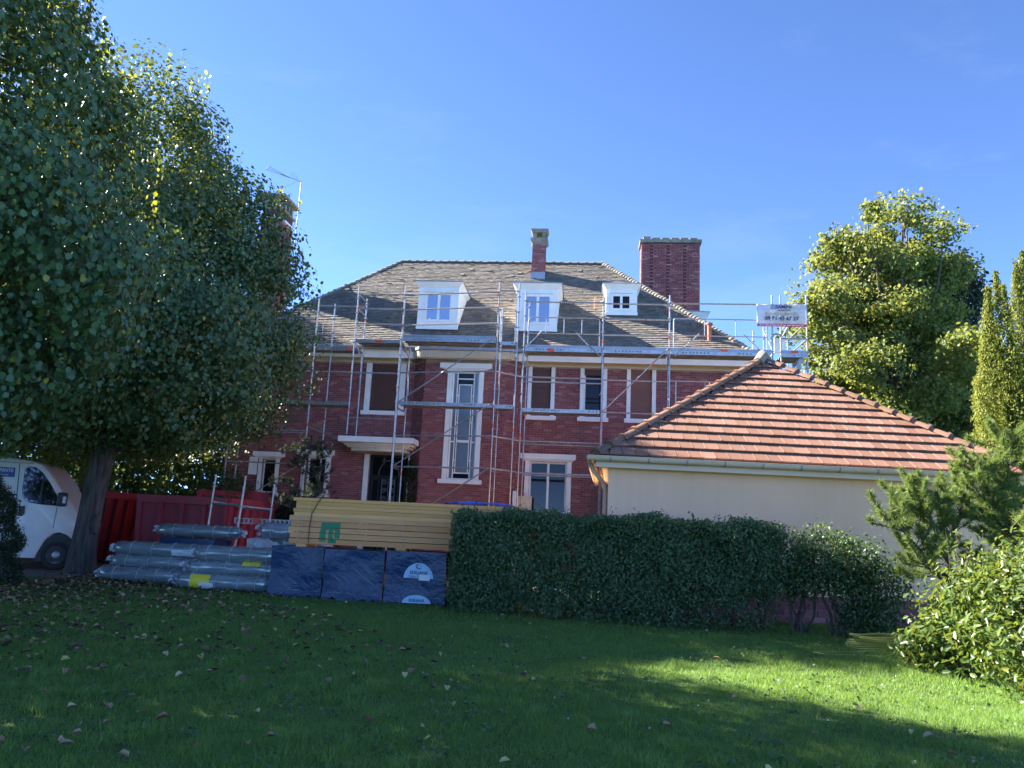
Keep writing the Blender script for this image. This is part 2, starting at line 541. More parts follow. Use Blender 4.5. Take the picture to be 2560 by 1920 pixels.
def needles(P, D, length, width):
    n = len(P)
    r = rng.normal(size=(n, 3))
    s = unit(np.cross(D, r))
    V = np.empty((n, 3, 3))
    V[:, 0] = P - s * width / 2
    V[:, 1] = P + s * width / 2
    V[:, 2] = P + D * length * rng.uniform(.7, 1.2, (n, 1))
    return V.reshape(-1, 3), np.arange(n * 3).reshape(-1, 3)

def cat(parts):
    Vs, Fs, b = [], [], 0
    for V, F in parts:
        Vs.append(V); Fs.append(F + b); b += len(V)
    return np.concatenate(Vs), np.concatenate(Fs)

def sphere_dirs(n):
    return unit(rng.normal(size=(n, 3)))

def blob_leaves(blobs, size, per, aspect=.8, droop=.6, shell=.55, lump=.25, jit=.7, sub=14, subr=.3, up=(0, 0, -1)):
    """blobs (x, y, z, rx, ry, rz): leaves gathered in small clusters near each blob's skin"""
    out = []
    for (x, y, z, rx, ry, rz) in blobs:
        k = max(4, per // sub)
        d = sphere_dirs(k)
        rad = (shell + (1 - shell) * rng.random((k, 1)) ** .5) * (1 + lump * rng.normal(size=(k, 1)) * .5)
        c = d * rad * np.array([[rx, ry, rz]])
        pts = np.repeat(c, sub, 0) + rng.normal(size=(k * sub, 3)) * subr * np.array([[rx, ry, rz]]) * .5
        nn = unit(np.repeat(d, sub, 0))
        pts = pts + np.array([[x, y, z]])
        keep = pts[:, 2] > .03
        out.append(leaves(pts[keep], nn[keep], size, aspect, droop, jit=jit, up=up))
    return cat(out)

# ------------------------------------------------------------------ ground
def ground_sheet(name, poly, z, mat, cell=1.0, wob=0.):
    m = MB()
    n = len(poly)
    m.add([(x, y, z) for x, y in poly], [tuple(range(n))])
    o = m.build(name, mat)
    o['kind'] = 'structure'
    return o

gm, nt, go = new_mat('lawn_soil')
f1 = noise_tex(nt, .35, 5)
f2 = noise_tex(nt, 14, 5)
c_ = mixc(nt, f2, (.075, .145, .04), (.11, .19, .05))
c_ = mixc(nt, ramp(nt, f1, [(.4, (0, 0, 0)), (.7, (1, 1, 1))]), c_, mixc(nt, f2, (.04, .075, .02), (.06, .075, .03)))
gb = bsdf(nt, c_, .95, 0, .2)
add_bump(nt, gb, noise_tex(nt, 60, 3), .6, .03)
nt.links.new(gb.outputs[0], go.inputs[0])
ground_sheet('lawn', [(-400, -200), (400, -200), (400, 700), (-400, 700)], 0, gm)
ground_sheet('driveway', [(-40, 17.3), (-10.5, 17.1), (-8.6, 17.4), (-6, 18.2), (-3, 19), (1.4, 19.6), (1.4, 24.5), (-9, 26), (-10.2, 40), (-13.4, 40), (-14, 29), (-40, 27)], .004, 'gravel')

# ------------------------------------------------------------------ brick house
HYAW = R(-5.972)
HORG = Vector((0, 25.5, 0))
def HW(u, v, z):
    c, s = math.cos(HYAW), math.sin(HYAW)
    return Vector((u * c - v * s, 25.5 + u * s + v * c, z))
house = thing('brick_house', 'two-storey red brick house with hipped brown tile roof behind scaffolding', 'house', HORG, HYAW)

UL, UR, VB = -9.8, 7.5, 9.0       # wall corners (front wall at v = 0)
ZE, SL = 7.30, 0.962              # eave height, roof slope
EL, ER, EF, EB = -10.35, 8.05, -.55, 9.55
VR = 4.5
ZR = ZE + SL * (VR - EF)
RL, RR = EL + (VR - EF), ER - (VR - EF)
BAY = [(-3.35, 0.), (-2.88, -.5), (-.17, -.5), (.24, 0.)]

OPEN = {'left': [(-4.86, -3.85, 5.22, 6.86), (-6.85, -6.2, 2.38, 3.57), (-8.42, -7.95, 2.32, 3.45), (-4.70, -3.36, .55, 3.74)],
        'right': [(.67, 1.32, 5.22, 6.86), (2.42, 3.05, 5.22, 6.86), (3.96, 4.66, 5.22, 6.86), (.71, 1.94, 2.05, 3.71)]}
BOPEN = [(.93, 1.83, 2.98, 6.57)]   # along the bay's front, from its left corner

def wall_cells(m, s0, s1, z0, z1, opens, fr, t=.3):
    ss = sorted({s0, s1, *[q for o in opens for q in o[:2] if s0 < q < s1]})
    zs = sorted({z0, z1, *[q for o in opens for q in o[2:] if z0 < q < z1]})
    for a, b in zip(ss, ss[1:]):
        for c, d in zip(zs, zs[1:]):
            mx, mz = (a + b) / 2, (c + d) / 2
            if any(o[0] < mx < o[1] and o[2] < mz < o[3] for o in opens):
                continue
            m.hexa([fr(a, c, 0), fr(b, c, 0), fr(b, c, t), fr(a, c, t)], [fr(a, d, 0), fr(b, d, 0), fr(b, d, t), fr(a, d, t)])

def brick_rects(s0, s1, z0, z1, opens, L=.226, H=.0735, g=.011, header=False):
    out = []
    z = z0
    r = 0
    while z + H - g <= z1 + 1e-6:
        za, zb = z, z + H - g
        cuts = sorted([(o[0], o[1]) for o in opens if o[2] < zb and o[3] > za])
        iv = []
        c = s0
        for a, b in cuts:
            if a > c:
                iv.append((c, a))
            c = max(c, b)
        if c < s1:
            iv.append((c, s1))
        off = (L / 2 if r % 2 else 0) + random.uniform(-.004, .004)
        for a, b in iv:
            k = math.floor((a - s0 - off) / L)
            while True:
                x0 = s0 + off + k * L
                x1 = x0 + L - g
                k += 1
                if x0 >= b:
                    break
                x0 = max(x0, a); x1 = min(x1, b)
                if x1 - x0 > .03:
                    out.append((x0, x1, za, zb))
        z += H
        r += 1
    return out

def brick_face(m, rects, fr, proud=.011):
    for a, b, c, d in rects:
        p = proud + random.uniform(-.003, .003)
        m.add([fr(a, c, -p), fr(b, c, -p), fr(b, d, -p), fr(a, d, -p), fr(a, c, .002), fr(b, c, .002), fr(b, d, .002), fr(a, d, .002)],
              [(0, 1, 2, 3), (0, 4, 5, 1), (1, 5, 6, 2), (2, 6, 7, 3), (3, 7, 4, 0)])

def plane_fr(p, q):
    d = Vector((q[0] - p[0], q[1] - p[1]))
    L = d.length
    d.normalize()
    n = Vector((-d.y, d.x))     # pointing into the house for left-to-right runs
    return (lambda s, z, t: (p[0] + d.x * s + n.x * t, p[1] + d.y * s + n.y * t, z)), L

ZW = 6.88
front = lambda s, z, t: (s, t, z)
walls = MB()
wall_cells(walls, UL, BAY[0][0], 0, 7.2, OPEN['left'], front)
wall_cells(walls, BAY[3][0], UR, 0, 7.2, OPEN['right'], front)
walls.box(UL, UL + .3, .3, VB, 0, 7.2).box(UR - .3, UR, .3, VB, 0, 7.2).box(UL, UR, VB - .3, VB, 0, 7.2)
wall_o = walls.build('wall', 'mortar', house)
bk = MB()
brick_face(bk, brick_rects(UL, BAY[0][0], .02, ZW, OPEN['left']), front)
brick_face(bk, brick_rects(BAY[3][0], UR, .02, ZW, OPEN['right']), front)
frR, LR_ = plane_fr((UR, 0), (UR, VB))
brick_face(bk, brick_rects(0, 5, .02, ZW, []), frR)
bk.build('brickwork', 'brick', wall_o, kind='stuff')
# stair bay
bayw = MB()
bf = []
for i in range(3):
    fr, L = plane_fr(BAY[i], BAY[i + 1])
    op = BOPEN if i == 1 else []
    wall_cells(bayw, 0, L, 0, 7.15, op, fr, .22)
    bf.append((fr, L, op))
bay_o = bayw.build('stair_bay', 'mortar', house)
bb = MB()
singles = []
for i, (fr, L, op) in enumerate(bf):
    rects = brick_rects(0 if i != 1 else .0, L, .02, 6.9, op)
    if i == 1:
        mid = [r for r in rects if 4.2 < r[2] < 6.6]
        singles = mid[:290]
        ss_ = set(singles)
        rects = [r for r in rects if r not in ss_]
    brick_face(bb, rects, fr)
bb.build('brickwork', 'brick', bay_o, kind='stuff')
shared = {}
fr1 = bf[1][0]
for a, b, c, d in singles:
    w = round(b - a, 3)
    if w not in shared:
        q = MB()
        q.add([(0, -.012, 0), (w, -.012, 0), (w, -.012, d - c), (0, -.012, d - c), (0, .002, 0), (w, .002, 0), (w, .002, d - c), (0, .002, d - c)],
              [(0, 1, 2, 3), (0, 4, 5, 1), (1, 5, 6, 2), (2, 6, 7, 3), (3, 7, 4, 0)])
        shared[w] = q.mesh('brick')
        shared[w].materials.append(M['brick_o'])
    o = link('brick', shared[w], None, bay_o)
    o.location = fr1(a, c, random.uniform(-.003, .003))

# eaves: fascia, soffit, fluted frieze
ev = MB()
ev.box(EL, ER, EF, EF + .04, 6.97, 7.30)
ev.box(EL, EL + .04, EF + .04, EB, 6.97, 7.30).box(ER - .04, ER, EF + .04, EB, 6.97, 7.30)
ev.box(EL + .04, ER - .04, EF + .04, -.02, 7.13, 7.17)
ev.box(UR + .002, ER - .04, -.02, VB, 7.13, 7.17).box(EL + .04, UL - .002, -.02, VB, 7.13, 7.17)
ev.build('eaves', 'white', house)
def frieze(m, fr, s0, s1, z0=6.90, z1=7.125, d=.05):
    m.hexa([fr(s0, z0, -d), fr(s1, z0, -d), fr(s1, z0, 0), fr(s0, z0, 0)], [fr(s0, z1, -d), fr(s1, z1, -d), fr(s1, z1, 0), fr(s0, z1, 0)])
    s = s0 + .02
    while s < s1 - .05:
        m.hexa([fr(s, z0 + .03, -d - .022), fr(s + .042, z0 + .03, -d - .022), fr(s + .042, z0 + .03, -d + .002), fr(s, z0 + .03, -d + .002)],
               [fr(s, z1 - .02, -d - .022), fr(s + .042, z1 - .02, -d - .022), fr(s + .042, z1 - .02, -d + .002), fr(s, z1 - .02, -d + .002)])
        s += .082
for a_, b_ in ((UL - .02, BAY[0][0] - .14), (BAY[3][0] + .14, UR + .02)):
    fz = MB()
    frieze(fz, front, a_, b_)
    fz.build('fluted_frieze', 'cream', house)
fb = MB()
COR = [(-3.72, 0), (-3.02, -.84), (-.03, -.84), (.62, 0.)]
for i in range(3):
    fr, L = plane_fr(COR[i], COR[i + 1])
    frieze(fb, fr, 0, L, 6.95, 7.2, .03)
fb.build('bay_cornice', 'cream', house)
fc = MB()
fc.prism([(-3.8, 0), (-3.06, -.93), (.01, -.93), (.7, 0)], 7.205, 7.30, 'z')
fc.prism([(-3.3, 0), (-2.86, -.46), (-.19, -.46), (.2, 0)], 6.9, 6.945, 'z')
fc.build('bay_roof_edge', 'zinc', house)
gt = MB()
gt.path([(EL, EF - .07, 7.30), (ER, EF - .07, 7.30)], .07, 8)
gt.build('gutter', 'zinc', house, True)

# roof core (closed body a little below the tiles) + tiles on the front slope
rf = MB()
z0 = ZE - .04
rf.add([(EL, EF, z0), (ER, EF, z0), (ER, EB, z0), (EL, EB, z0), (RL, VR, ZR - .04), (RR, VR, ZR - .04)],
       [(0, 1, 5, 4), (1, 2, 5), (2, 3, 4, 5), (3, 0, 4), (0, 3, 2, 1)])
roof = rf.build('roof', 'roofside', house)
def slope_tiles(m, e0, e1, r0, r1, ev_, rv, expo=.125, tw=.172, side='front', holes=()):
    ln = math.hypot(rv - ev_, ZR - ZE)
    nr = int(ln / expo)
    dv, dz = (rv - ev_) / ln, (ZR - ZE) / ln
    nv, nz = -dz, dv
    for i in range(nr + 1):
        s = i * expo
        s2 = min(s + expo * 1.25, ln)
        t = s / ln
        a = e0 + (r0 - e0) * t
        b = e1 + (r1 - e1) * t
        x = a - random.random() * tw
        jz = random.uniform(0, .006)
        while x < b:
            xa, xb = max(x + .003, a), min(x + tw - .003, b)
            x += tw
            if xb - xa < .03:
                continue
            h0 = .040 + jz + random.uniform(-.006, .008)
            if random.random() < .012:
                h0 += .02
            h1 = .012
            sl = s - random.uniform(0, .012)
            def P(xx, ss, hh):
                return (xx, ev_ + dv * ss + nv * hh, ZE + dz * ss + nz * hh)
            m.add([P(xa, sl, h0), P(xb, sl, h0 + random.uniform(-.004, .004)), P(xb, s2, h1), P(xa, s2, h1), P(xa, sl, h0 - .03), P(xb, sl, h0 - .03)],
                  [(0, 1, 2, 3), (0, 4, 5, 1), (0, 3, 4), (1, 5, 2)])
tl = MB()
slope_tiles(tl, EL, ER, RL, RR, EF, VR)
tiles_o = tl.build('roof_tiling', 'rooftile', roof, kind='stuff')
# ridge and hip tiles, each its own piece
def half_round(L, r, lip=.028, n=7, r2=None):
    m = MB()
    r2 = r if r2 is None else r2
    rings = [(0, r + lip), (.06, r + lip), (.061, r), (L, r2)]
    V = []
    for x, rr in rings:
        for k in range(n):
            a = math.pi * (k / (n - 1))
            V.append((x, rr * math.cos(a), rr * math.sin(a) * .9))
    F = []
    for i in range(len(rings) - 1):
        for k in range(n - 1):
            F.append((i * n + k, i * n + k + 1, (i + 1) * n + k + 1, (i + 1) * n + k))
    F.append(tuple(range(n)))
    F.append(tuple((len(rings) - 1) * n + k for k in range(n)))
    m.add(V, F)
    return m.mesh('ridge_tile')
def tile_line(p, q, L, r, mat, parent, name, step=None, r2=None, wob=.01, n=7):
    p = Vector(p); q = Vector(q)
    me = half_round(L, r, n=n, r2=r2)
    me.materials.append(M[mat])
    d = q - p
    k = max(1, round(d.length / (step or L * .92)))
    rot = d.to_track_quat('X', 'Z').to_euler()
    out = []
    for i in range(k):
        o = link(name, me, None, parent)
        o.location = p + d * (i / k) + Vector((0, 0, random.uniform(-wob, wob) * .5))
        o.rotation_euler = (rot.x, rot.y + random.uniform(-wob, wob), rot.z + random.uniform(-wob, wob))
        out.append(o)
    return out
tile_line((RR, VR, ZR + .0), (RL, VR, ZR + .0), .36, .10, 'ridgetile', roof, 'ridge_tile', wob=.02)
tile_line((ER - .05, EF + .05, ZE + .02), (RR, VR, ZR), .24, .11, 'ridgetile', roof, 'hip_tile', step=.15, wob=.03)
tile_line((EL + .05, EF + .05, ZE + .02), (RL, VR, ZR), .30, .09, 'ridgetile', roof, 'hip_tile', step=.27, wob=.02)

# ---- windows
def trim(m, u0, u1, v0, v1, z0, z1):
    m.box(u0, u1, v0, v1, z0, z1)
def house_window(u0, u1, z0, z1, name='window', jamb=.13, sill=.2, fill='shutter', lintel=None, head=True, vg=.14, fw=.05, mull=1, pane='glass', label=None, proud=.05):
    w = MB()
    w.box(u0, u0 + fw, vg - .03, vg + .03, z0, z1).box(u1 - fw, u1, vg - .03, vg + .03, z0, z1)
    w.box(u0 + fw, u1 - fw, vg - .03, vg + .03, z1 - fw, z1).box(u0 + fw, u1 - fw, vg - .03, vg + .03, z0, z0 + fw)
    wdt = (u1 - u0 - 2 * fw)
    for i in range(1, mull):
        x = u0 + fw + wdt * i / mull
        w.box(x - fw * .7, x + fw * .7, vg - .035, vg + .032, z0 + fw, z1 - fw)
    o = w.build(name, 'white', house)
    if label:
        o['label'] = label
    for i in range(mull):
        a = u0 + fw + wdt * i / mull
        b = u0 + fw + wdt * (i + 1) / mull
        MB().box(a, b, vg - .004, vg + .004, z0 + fw, z1 - fw).build('pane', pane, o)
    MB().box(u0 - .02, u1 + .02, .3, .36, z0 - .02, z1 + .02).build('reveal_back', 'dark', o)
    if fill in ('shutter', 'shutter2'):
        s = MB()
        z = z0 + .02
        while z < z1 - .01:
            s.hexa([(u0 + .01, .072, z), (u1 - .01, .072, z), (u1 - .01, .084, z), (u0 + .01, .084, z)],
                   [(u0 + .01, .060, z + .078), (u1 - .01, .060, z + .078), (u1 - .01, .078, z + .078), (u0 + .01, .078, z + .078)])
            z += .085
        s.build('roller_shutter', fill, o)
    elif fill == 'part':
        s = MB()
        for k in range(4):
            zz = z1 - .05 - k * .048
            s.box(u0 + .01, u1 - .01, .06, .08, zz, zz + .043)
        s.build('roller_shutter', 'shutter', o)
    if jamb:
        for a, b in ((u0 - jamb, u0), (u1, u1 + jamb)):
            MB().box(a, b, -proud, .06, z0, z1 + (.03 if head else 0)).build('jamb', 'white', o, bevel=.006)
    if sill:
        MB().box(u0 - sill, u1 + sill, -.13, .06, z0 - .14, z0).build('sill', 'white', o, bevel=.008)
    if lintel:
        a, b, h = lintel
        l = MB().box(a, b, -.13, .05, z1 + .08, z1 + .08 + h)
        l.hexa([(u0 - jamb, -.052, z1), (u1 + jamb, -.052, z1), (u1 + jamb, .05, z1), (u0 - jamb, .05, z1)],
               [(a + .05, -.12, z1 + .079), (b - .05, -.12, z1 + .079), (b - .05, .05, z1 + .079), (a + .05, .05, z1 + .079)])
        l.build('lintel', 'white', o)
    return o
house_window(.67, 1.32, 5.22, 6.86, fill='shutter', label='window with dark brown roller shutter down')
house_window(2.42, 3.05, 5.22, 6.86, fill='part', label='window with its shutter rolled up')
house_window(3.96, 4.66, 5.22, 6.86, fill='shutter2', label='window with terracotta roller shutter down')
house_window(-4.86, -3.85, 5.22, 6.86, fill='shutter', jamb=.19, sill=.26, label='wide window with brown roller shutter above the porch')
house_window(.71, 1.94, 2.05, 3.71, fill=None, mull=2, fw=.055, lintel=(.40, 2.22, .17), sill=.12, jamb=.15, label='french window under a white lintel')
house_window(-6.85, -6.2, 2.38, 3.57, fill=None, mull=1, fw=.05, lintel=(-7.2, -5.92, .16), sill=.22, jamb=.17, label='narrow window behind the small pine')
gw = house_window(-8.42, -7.95, 2.32, 3.45, fill=None, mull=1, fw=.04, lintel=(-8.75, -7.65, .16), sill=.2, jamb=.13)
MB().box(-8.86, -8.57, -.10, -.065, 2.9, 3.5).build('open_shutter', 'white', gw)

# bay window with its geometric glazing bars
fx = lambda s: BAY[1][0] + s
BV = -.5
u0, u1, z0, z1 = fx(.93), fx(1.83), 2.98, 6.57
bw = MB()
bw.box(u0, u0 + .05, BV + .08, BV + .13, z0, z1).box(u1 - .05, u1, BV + .08, BV + .13, z0, z1)
bw.box(u0 + .05, u1 - .05, BV + .08, BV + .13, z1 - .05, z1).box(u0 + .05, u1 - .05, BV + .08, BV + .13, z0, z0 + .05)
bwin = bw.build('bay_window', 'white', house)
def bars(rects, name='glazing_bar', d=(.06, .1), par=None):
    for a, b, c, e in rects:
        MB().box(a, b, BV + d[0], BV + d[1], c, e).build(name, 'white', par or bwin)
ia, ib = u0 + .155, u1 - .155
ja, jb = u0 + .225, u1 - .225
bars([(ia, ia + .035, z0 + .05, z1 - .05), (ib - .035, ib, z0 + .05, z1 - .05)], d=(.065, .125))
bars([(ia + .035, ib - .035, z1 - .26, z1 - .22), (ia + .035, ib - .035, z0 + .2, z0 + .24)], d=(.066, .12))
zt_, zb_ = z1 - .42, z0 + .24
bars([(ja, ja + .03, zb_, zt_), (jb - .03, jb, zb_, zt_), (ja + .03, jb - .03, zt_ - .035, zt_), (ja + .03, jb - .03, 4.20, 4.28)], d=(.067, .118))
bars([(u0 + .05, ia, 4.2, 4.24), (ib, u1 - .05, 4.2, 4.24), (ia + .035, ja, 5.75, 5.78), (jb, ib - .035, 5.75, 5.78), (ia + .035, ja, 4.85, 4.88), (jb, ib - .035, 4.85, 4.88), (ia + .035, ja, 3.6, 3.63), (jb, ib - .035, 3.6, 3.63)], d=(.068, .116))
MB().box(ja + .03, jb - .03, BV + .094, BV + .1, 4.28, zt_ - .035).build('pane', 'glass_frost', bwin)
MB().box(ja + .03, jb - .03, BV + .094, BV + .1, zb_, 4.2).build('pane', 'glass_frost', bwin)
MB().box(u0 + .05, ia, BV + .1, BV + .106, z0 + .05, z1 - .05).build('pane', 'glass_frost', bwin)
MB().box(ib, u1 - .05, BV + .1, BV + .106, z0 + .05, z1 - .05).build('pane', 'glass_frost', bwin)
MB().box(ia + .035, ib - .035, BV + .107, BV + .112, z0 + .05, z1 - .05).build('pane', 'glass', bwin)
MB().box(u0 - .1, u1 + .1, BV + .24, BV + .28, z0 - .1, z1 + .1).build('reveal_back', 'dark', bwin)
for a, b in ((u0 - .16, u0), (u1, u1 + .16)):
    MB().box(a, b, BV - .05, BV + .07, z0, z1).build('jamb', 'white', bwin, bevel=.006)
MB().box(u0 - .27, u1 + .27, BV - .14, BV + .05, z0 - .14, z0).build('sill', 'white', bwin, bevel=.008)
l = MB().box(u0 - .42, u1 + .42, BV - .14, BV + .04, z1 + .09, z1 + .26)
l.hexa([(u0 - .16, BV - .055, z1), (u1 + .16, BV - .055, z1), (u1 + .16, BV + .04, z1), (u0 - .16, BV + .04, z1)],
       [(u0 - .36, BV - .13, z1 + .089), (u1 + .36, BV - .13, z1 + .089), (u1 + .36, BV + .04, z1 + .089), (u0 - .36, BV + .04, z1 + .089)])
l.build('lintel', 'white', bwin)

# front door, jambs, porch canopy, lantern, steps
dr = MB()
da, db, dz0, dz1 = -4.70, -3.36, .55, 3.74
dr.box(da, da + .08, .12, .2, dz0, dz1).box(db - .08, db, .12, .2, dz0, dz1).box(da + .08, db - .08, .12, .2, dz1 - .07, dz1)
dr.box(da + .08, db - .08, .125, .195, 2.98, 3.06)
for a, b in ((da + .08, da + .36), (da + .42, db - .42), (db - .36, db - .08)):
    dr.box(a, a + .05, .13, .19, dz0, 2.98).box(b - .05, b, .13, .19, dz0, 2.98).box(a + .05, b - .05, .13, .19, dz0, dz0 + .35).box(a + .05, b - .05, .13, .19, 2.9, 2.98)
door = dr.build('front_door', 'iron', house)
MB().box(da + .08, db - .08, .155, .165, dz0, dz1 - .07).build('pane', 'glass', door)
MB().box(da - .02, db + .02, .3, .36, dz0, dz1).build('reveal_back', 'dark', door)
def scroll(cx, cz, r, flip=1):
    pts = [(cx + flip * r * (1 - t * .8) * math.cos(t * 9.5), .115, cz + r * (1 - t * .8) * math.sin(t * 9.5)) for t in np.linspace(0, 1, 18)]
    return pts
gr = MB()
for cx in (-4.17, -3.89):
    for k, cz in enumerate(np.arange(1.2, 2.9, .27)):
        gr.path(scroll(cx, cz, .1, 1 if k % 2 else -1), .009, 5)
gr.path([(-4.03 + .35 * math.cos(t), .115, 3.06 + .5 * math.sin(t)) for t in np.linspace(0, math.pi, 14)], .012, 5)
for x in (-4.25, -4.03, -3.81):
    gr.tube((x, .115, .6), (x, .115, 2.95), .009, 5)
gr.build('iron_scrollwork', 'zinc', door)
MB().box(da - .17, da, -.05, .1, 0, dz1).build('door_jamb', 'white', house, bevel=.006)
MB().box(db, db + .1, -.05, .1, 0, dz1).build('door_jamb', 'white', house, bevel=.006)
cp = MB()
cp.box(-5.45, -2.95, -1.25, -.012, 4.02, 4.2)
canopy = cp.build('porch_canopy', 'white', house, bevel=.012)
c2 = MB()
for k, (i, za, zb) in enumerate([(.12, 3.94, 4.018), (.22, 3.87, 3.938), (.36, 3.76, 3.868)]):
    n = 9
    poly = [(-5.45 + i, -.012), (-5.45 + i, -.95 + i * .3)] + [(-5.45 + i + (2.5 - 2 * i) * t, -.95 + i * .3 - .22 * math.sin(math.pi * t)) for t in np.linspace(.05, .95, n)] + [(-2.95 - i, -.95 + i * .3), (-2.95 - i, -.012)]
    c2.prism(poly, za, zb, 'z')
c2.build('canopy_moulding', 'cream', canopy)
ln = MB()
ln.tube((-4.03, -.62, 3.76), (-4.03, -.62, 3.62), .008, 6)
ln.tube((-4.03, -.62, 3.62), (-4.03, -.62, 3.57), .02, 8, .085).tube((-4.03, -.62, 3.57), (-4.03, -.62, 3.37), .075, 8, .05).tube((-4.03, -.62, 3.37), (-4.03, -.62, 3.3), .03, 8, .006)
ln.build('porch_lantern', 'iron', canopy)
for k in range(3):
    MB().box(-5.0 - k * .05, -3.38, -1.3 - k * .3, -.012 if k == 0 else -1.3 - (k - 1) * .3, 0, .52 - k * .17).build('door_step', 'concrete', house)

# ---- dormers
def dormer(u0, u1, v, z0, z1, wu0, wu1, wz0, wz1, pane, label=None, depth=None, par=house, M_=None):
    d = MB()
    T = M_ or (lambda u, vv, z: (u, vv, z))
    ov = .14
    zc = z1 + .04
    # face with opening
    for a, b, c, e in ((u0, wu0, z0, z1), (wu1, u1, z0, z1), (wu0, wu1, z0, wz0), (wu0, wu1, wz1, z1)):
        d.hexa([T(a, v, c), T(b, v, c), T(b, v + .1, c), T(a, v + .1, c)], [T(a, v, e), T(b, v, e), T(b, v + .1, e), T(a, v + .1, e)])
    vb = depth
    for a, b in ((u0, u0 + .06), (u1 - .06, u1)):
        d.hexa([T(a, v + .1, z0), T(b, v + .1, z0), T(b, vb, z1 - .25), T(a, vb, z1 - .25)], [T(a, v + .1, z1), T(b, v + .1, z1), T(b, vb, z1 + .02), T(a, vb, z1 + .02)])
    # cove cornice
    d.hexa([T(u0, v - .01, z1 - .05), T(u1, v - .01, z1 - .05), T(u1, vb, z1 - .05), T(u0, vb, z1 - .05)],
           [T(u0 - ov, v - ov - .02, z1 + .13), T(u1 + ov, v - ov - .02, z1 + .13), T(u1 + ov * .8, vb, z1 + .13), T(u0 - ov * .8, vb, z1 + .13)])
    d.hexa([T(u0 - .02, v - .03, z0 - .04), T(u1 + .02, v - .03, z0 - .04), T(u1 + .02, v + .1, z0), T(u0 - .02, v + .1, z0)],
           [T(u0 - .02, v - .03, z0 + .07), T(u1 + .02, v - .03, z0 + .07), T(u1 + .02, v - .001, z0 + .07), T(u0 - .02, v - .001, z0 + .07)])
    o = d.build('dormer', 'white', par)
    if label:
        o['label'] = label
    r = MB()
    e = ov + .015
    r.hexa([T(u0 - e, v - e - .02, z1 + .132), T(u1 + e, v - e - .02, z1 + .132), T(u1 + e, vb + .1, z1 + .132), T(u0 - e, vb + .1, z1 + .132)],
           [T(u0 - e, v - e - .02, z1 + .16), T(u1 + e, v - e - .02, z1 + .16), T(u1 + e, vb + .1, z1 + .2), T(u0 - e, vb + .1, z1 + .2)])
    r.build('dormer_roof', 'zinc', o)
    f = MB()
    fw = .055
    cx = (wu0 + wu1) / 2
    for a, b, c, g in ((wu0 - .03, wu0 + fw, wz0 - .03, wz1 + .03), (wu1 - fw, wu1 + .03, wz0 - .03, wz1 + .03), (cx - .045, cx + .045, wz0 + fw, wz1 - fw),
                       (wu0 + fw, wu1 - fw, wz0 - .03, wz0 + fw), (wu0 + fw, wu1 - fw, wz1 - fw, wz1 + .03)):
        f.hexa([T(a, v - .025, c), T(b, v - .025, c), T(b, v + .04, c), T(a, v + .04, c)], [T(a, v - .025, g), T(b, v - .025, g), T(b, v + .04, g), T(a, v + .04, g)])
    f.hexa([T(wu0 - .09, v - .06, wz1 + .05), T(wu1 + .09, v - .06, wz1 + .05), T(wu1 + .09, v - .001, wz1 + .05), T(wu0 - .09, v - .001, wz1 + .05)],
           [T(wu0 - .09, v - .06, wz1 + .09), T(wu1 + .09, v - .06, wz1 + .09), T(wu1 + .09, v - .001, wz1 + .09), T(wu0 - .09, v - .001, wz1 + .09)])
    f.build('window_frame', 'white', o)
    for a, b in ((wu0 + fw, cx - .045), (cx + .045, wu1 - fw)):
        p = MB()
        p.hexa([T(a, v + .005, wz0 + fw), T(b, v + .005, wz0 + fw), T(b, v + .012, wz0 + fw), T(a, v + .012, wz0 + fw)],
               [T(a, v + .005, wz1 - fw), T(b, v + .005, wz1 - fw), T(b, v + .012, wz1 - fw), T(a, v + .012, wz1 - fw)])
        p.build('pane', pane, o)
    return o
roof_v = lambda z: EF + (z - ZE) / SL
dormer(-3.48, -2.05, .27, 8.24, 9.76, -3.2, -2.28, 8.5, 9.5, 'glass_sky', depth=roof_v(9.9))
dormer(-.01, 1.42, .27, 8.24, 9.76, .28, 1.2, 8.48, 9.5, 'glass_sky', depth=roof_v(9.9))
dormer(3.1, 4.2, 1.22, 9.14, 10.1, 3.3, 3.98, 9.3, 9.86, 'glass', 'small low dormer with square window', depth=roof_v(10.24))
# side dormer, on the slope facing away to the side
sd = lambda u, v, z: (ER - EF + .0 - v - .0 - .55, u, z)
dormer(4.2, 5.2, .5, 8.35, 9.98, 4.4, 5.0, 9.1, 9.75, 'glass', 'dormer on the side slope of the roof', depth=roof_v(9.95) + .1, M_=lambda u, v, z: (ER + EF - v, u, z))

# ---- chimneys
def chimney_bricks(m, x0, x1, y0, y1, z0, z1, pattern=False):
    for (p, q) in (((x0, y0), (x1, y0)), ((x1, y0), (x1, y1)), ((x0, y1), (x0, y0))):
        fr, L = plane_fr(p, q)
        rects = brick_rects(0, L, z0, z1, [])
        if pattern and q[1] == p[1]:
            keep = []
            for a, b, c, d in rects:
                cxm = (a + b) / 2
                row = int(round((c - z0) / .0735))
                col = (cxm / L) * 6.6
                k = col - math.floor(col)
                if row % 2 == 0 and .62 < k < .98 and .5 < col < 6.2:
                    b2 = a + (b - a) * .45
                    keep.append((a, b2, c, d))
                    continue
                keep.append((a, b, c, d))
            rects = keep
        brick_face(m, rects, fr, .03 if pattern else .011)
ck = MB().box(.21, .71, 3.42, 3.9, 10.9, 12.64)
ch = ck.build('chimney', 'mortar', house)
cb = MB(); chimney_bricks(cb, .21, .71, 3.42, 3.9, 11.4, 12.62); cb.build('brickwork', 'brick', ch, kind='stuff')
MB().box(.18, .74, 3.39, 3.93, 11.1, 11.42).build('lead_flashing', 'zinc', ch)
cc_ = MB()
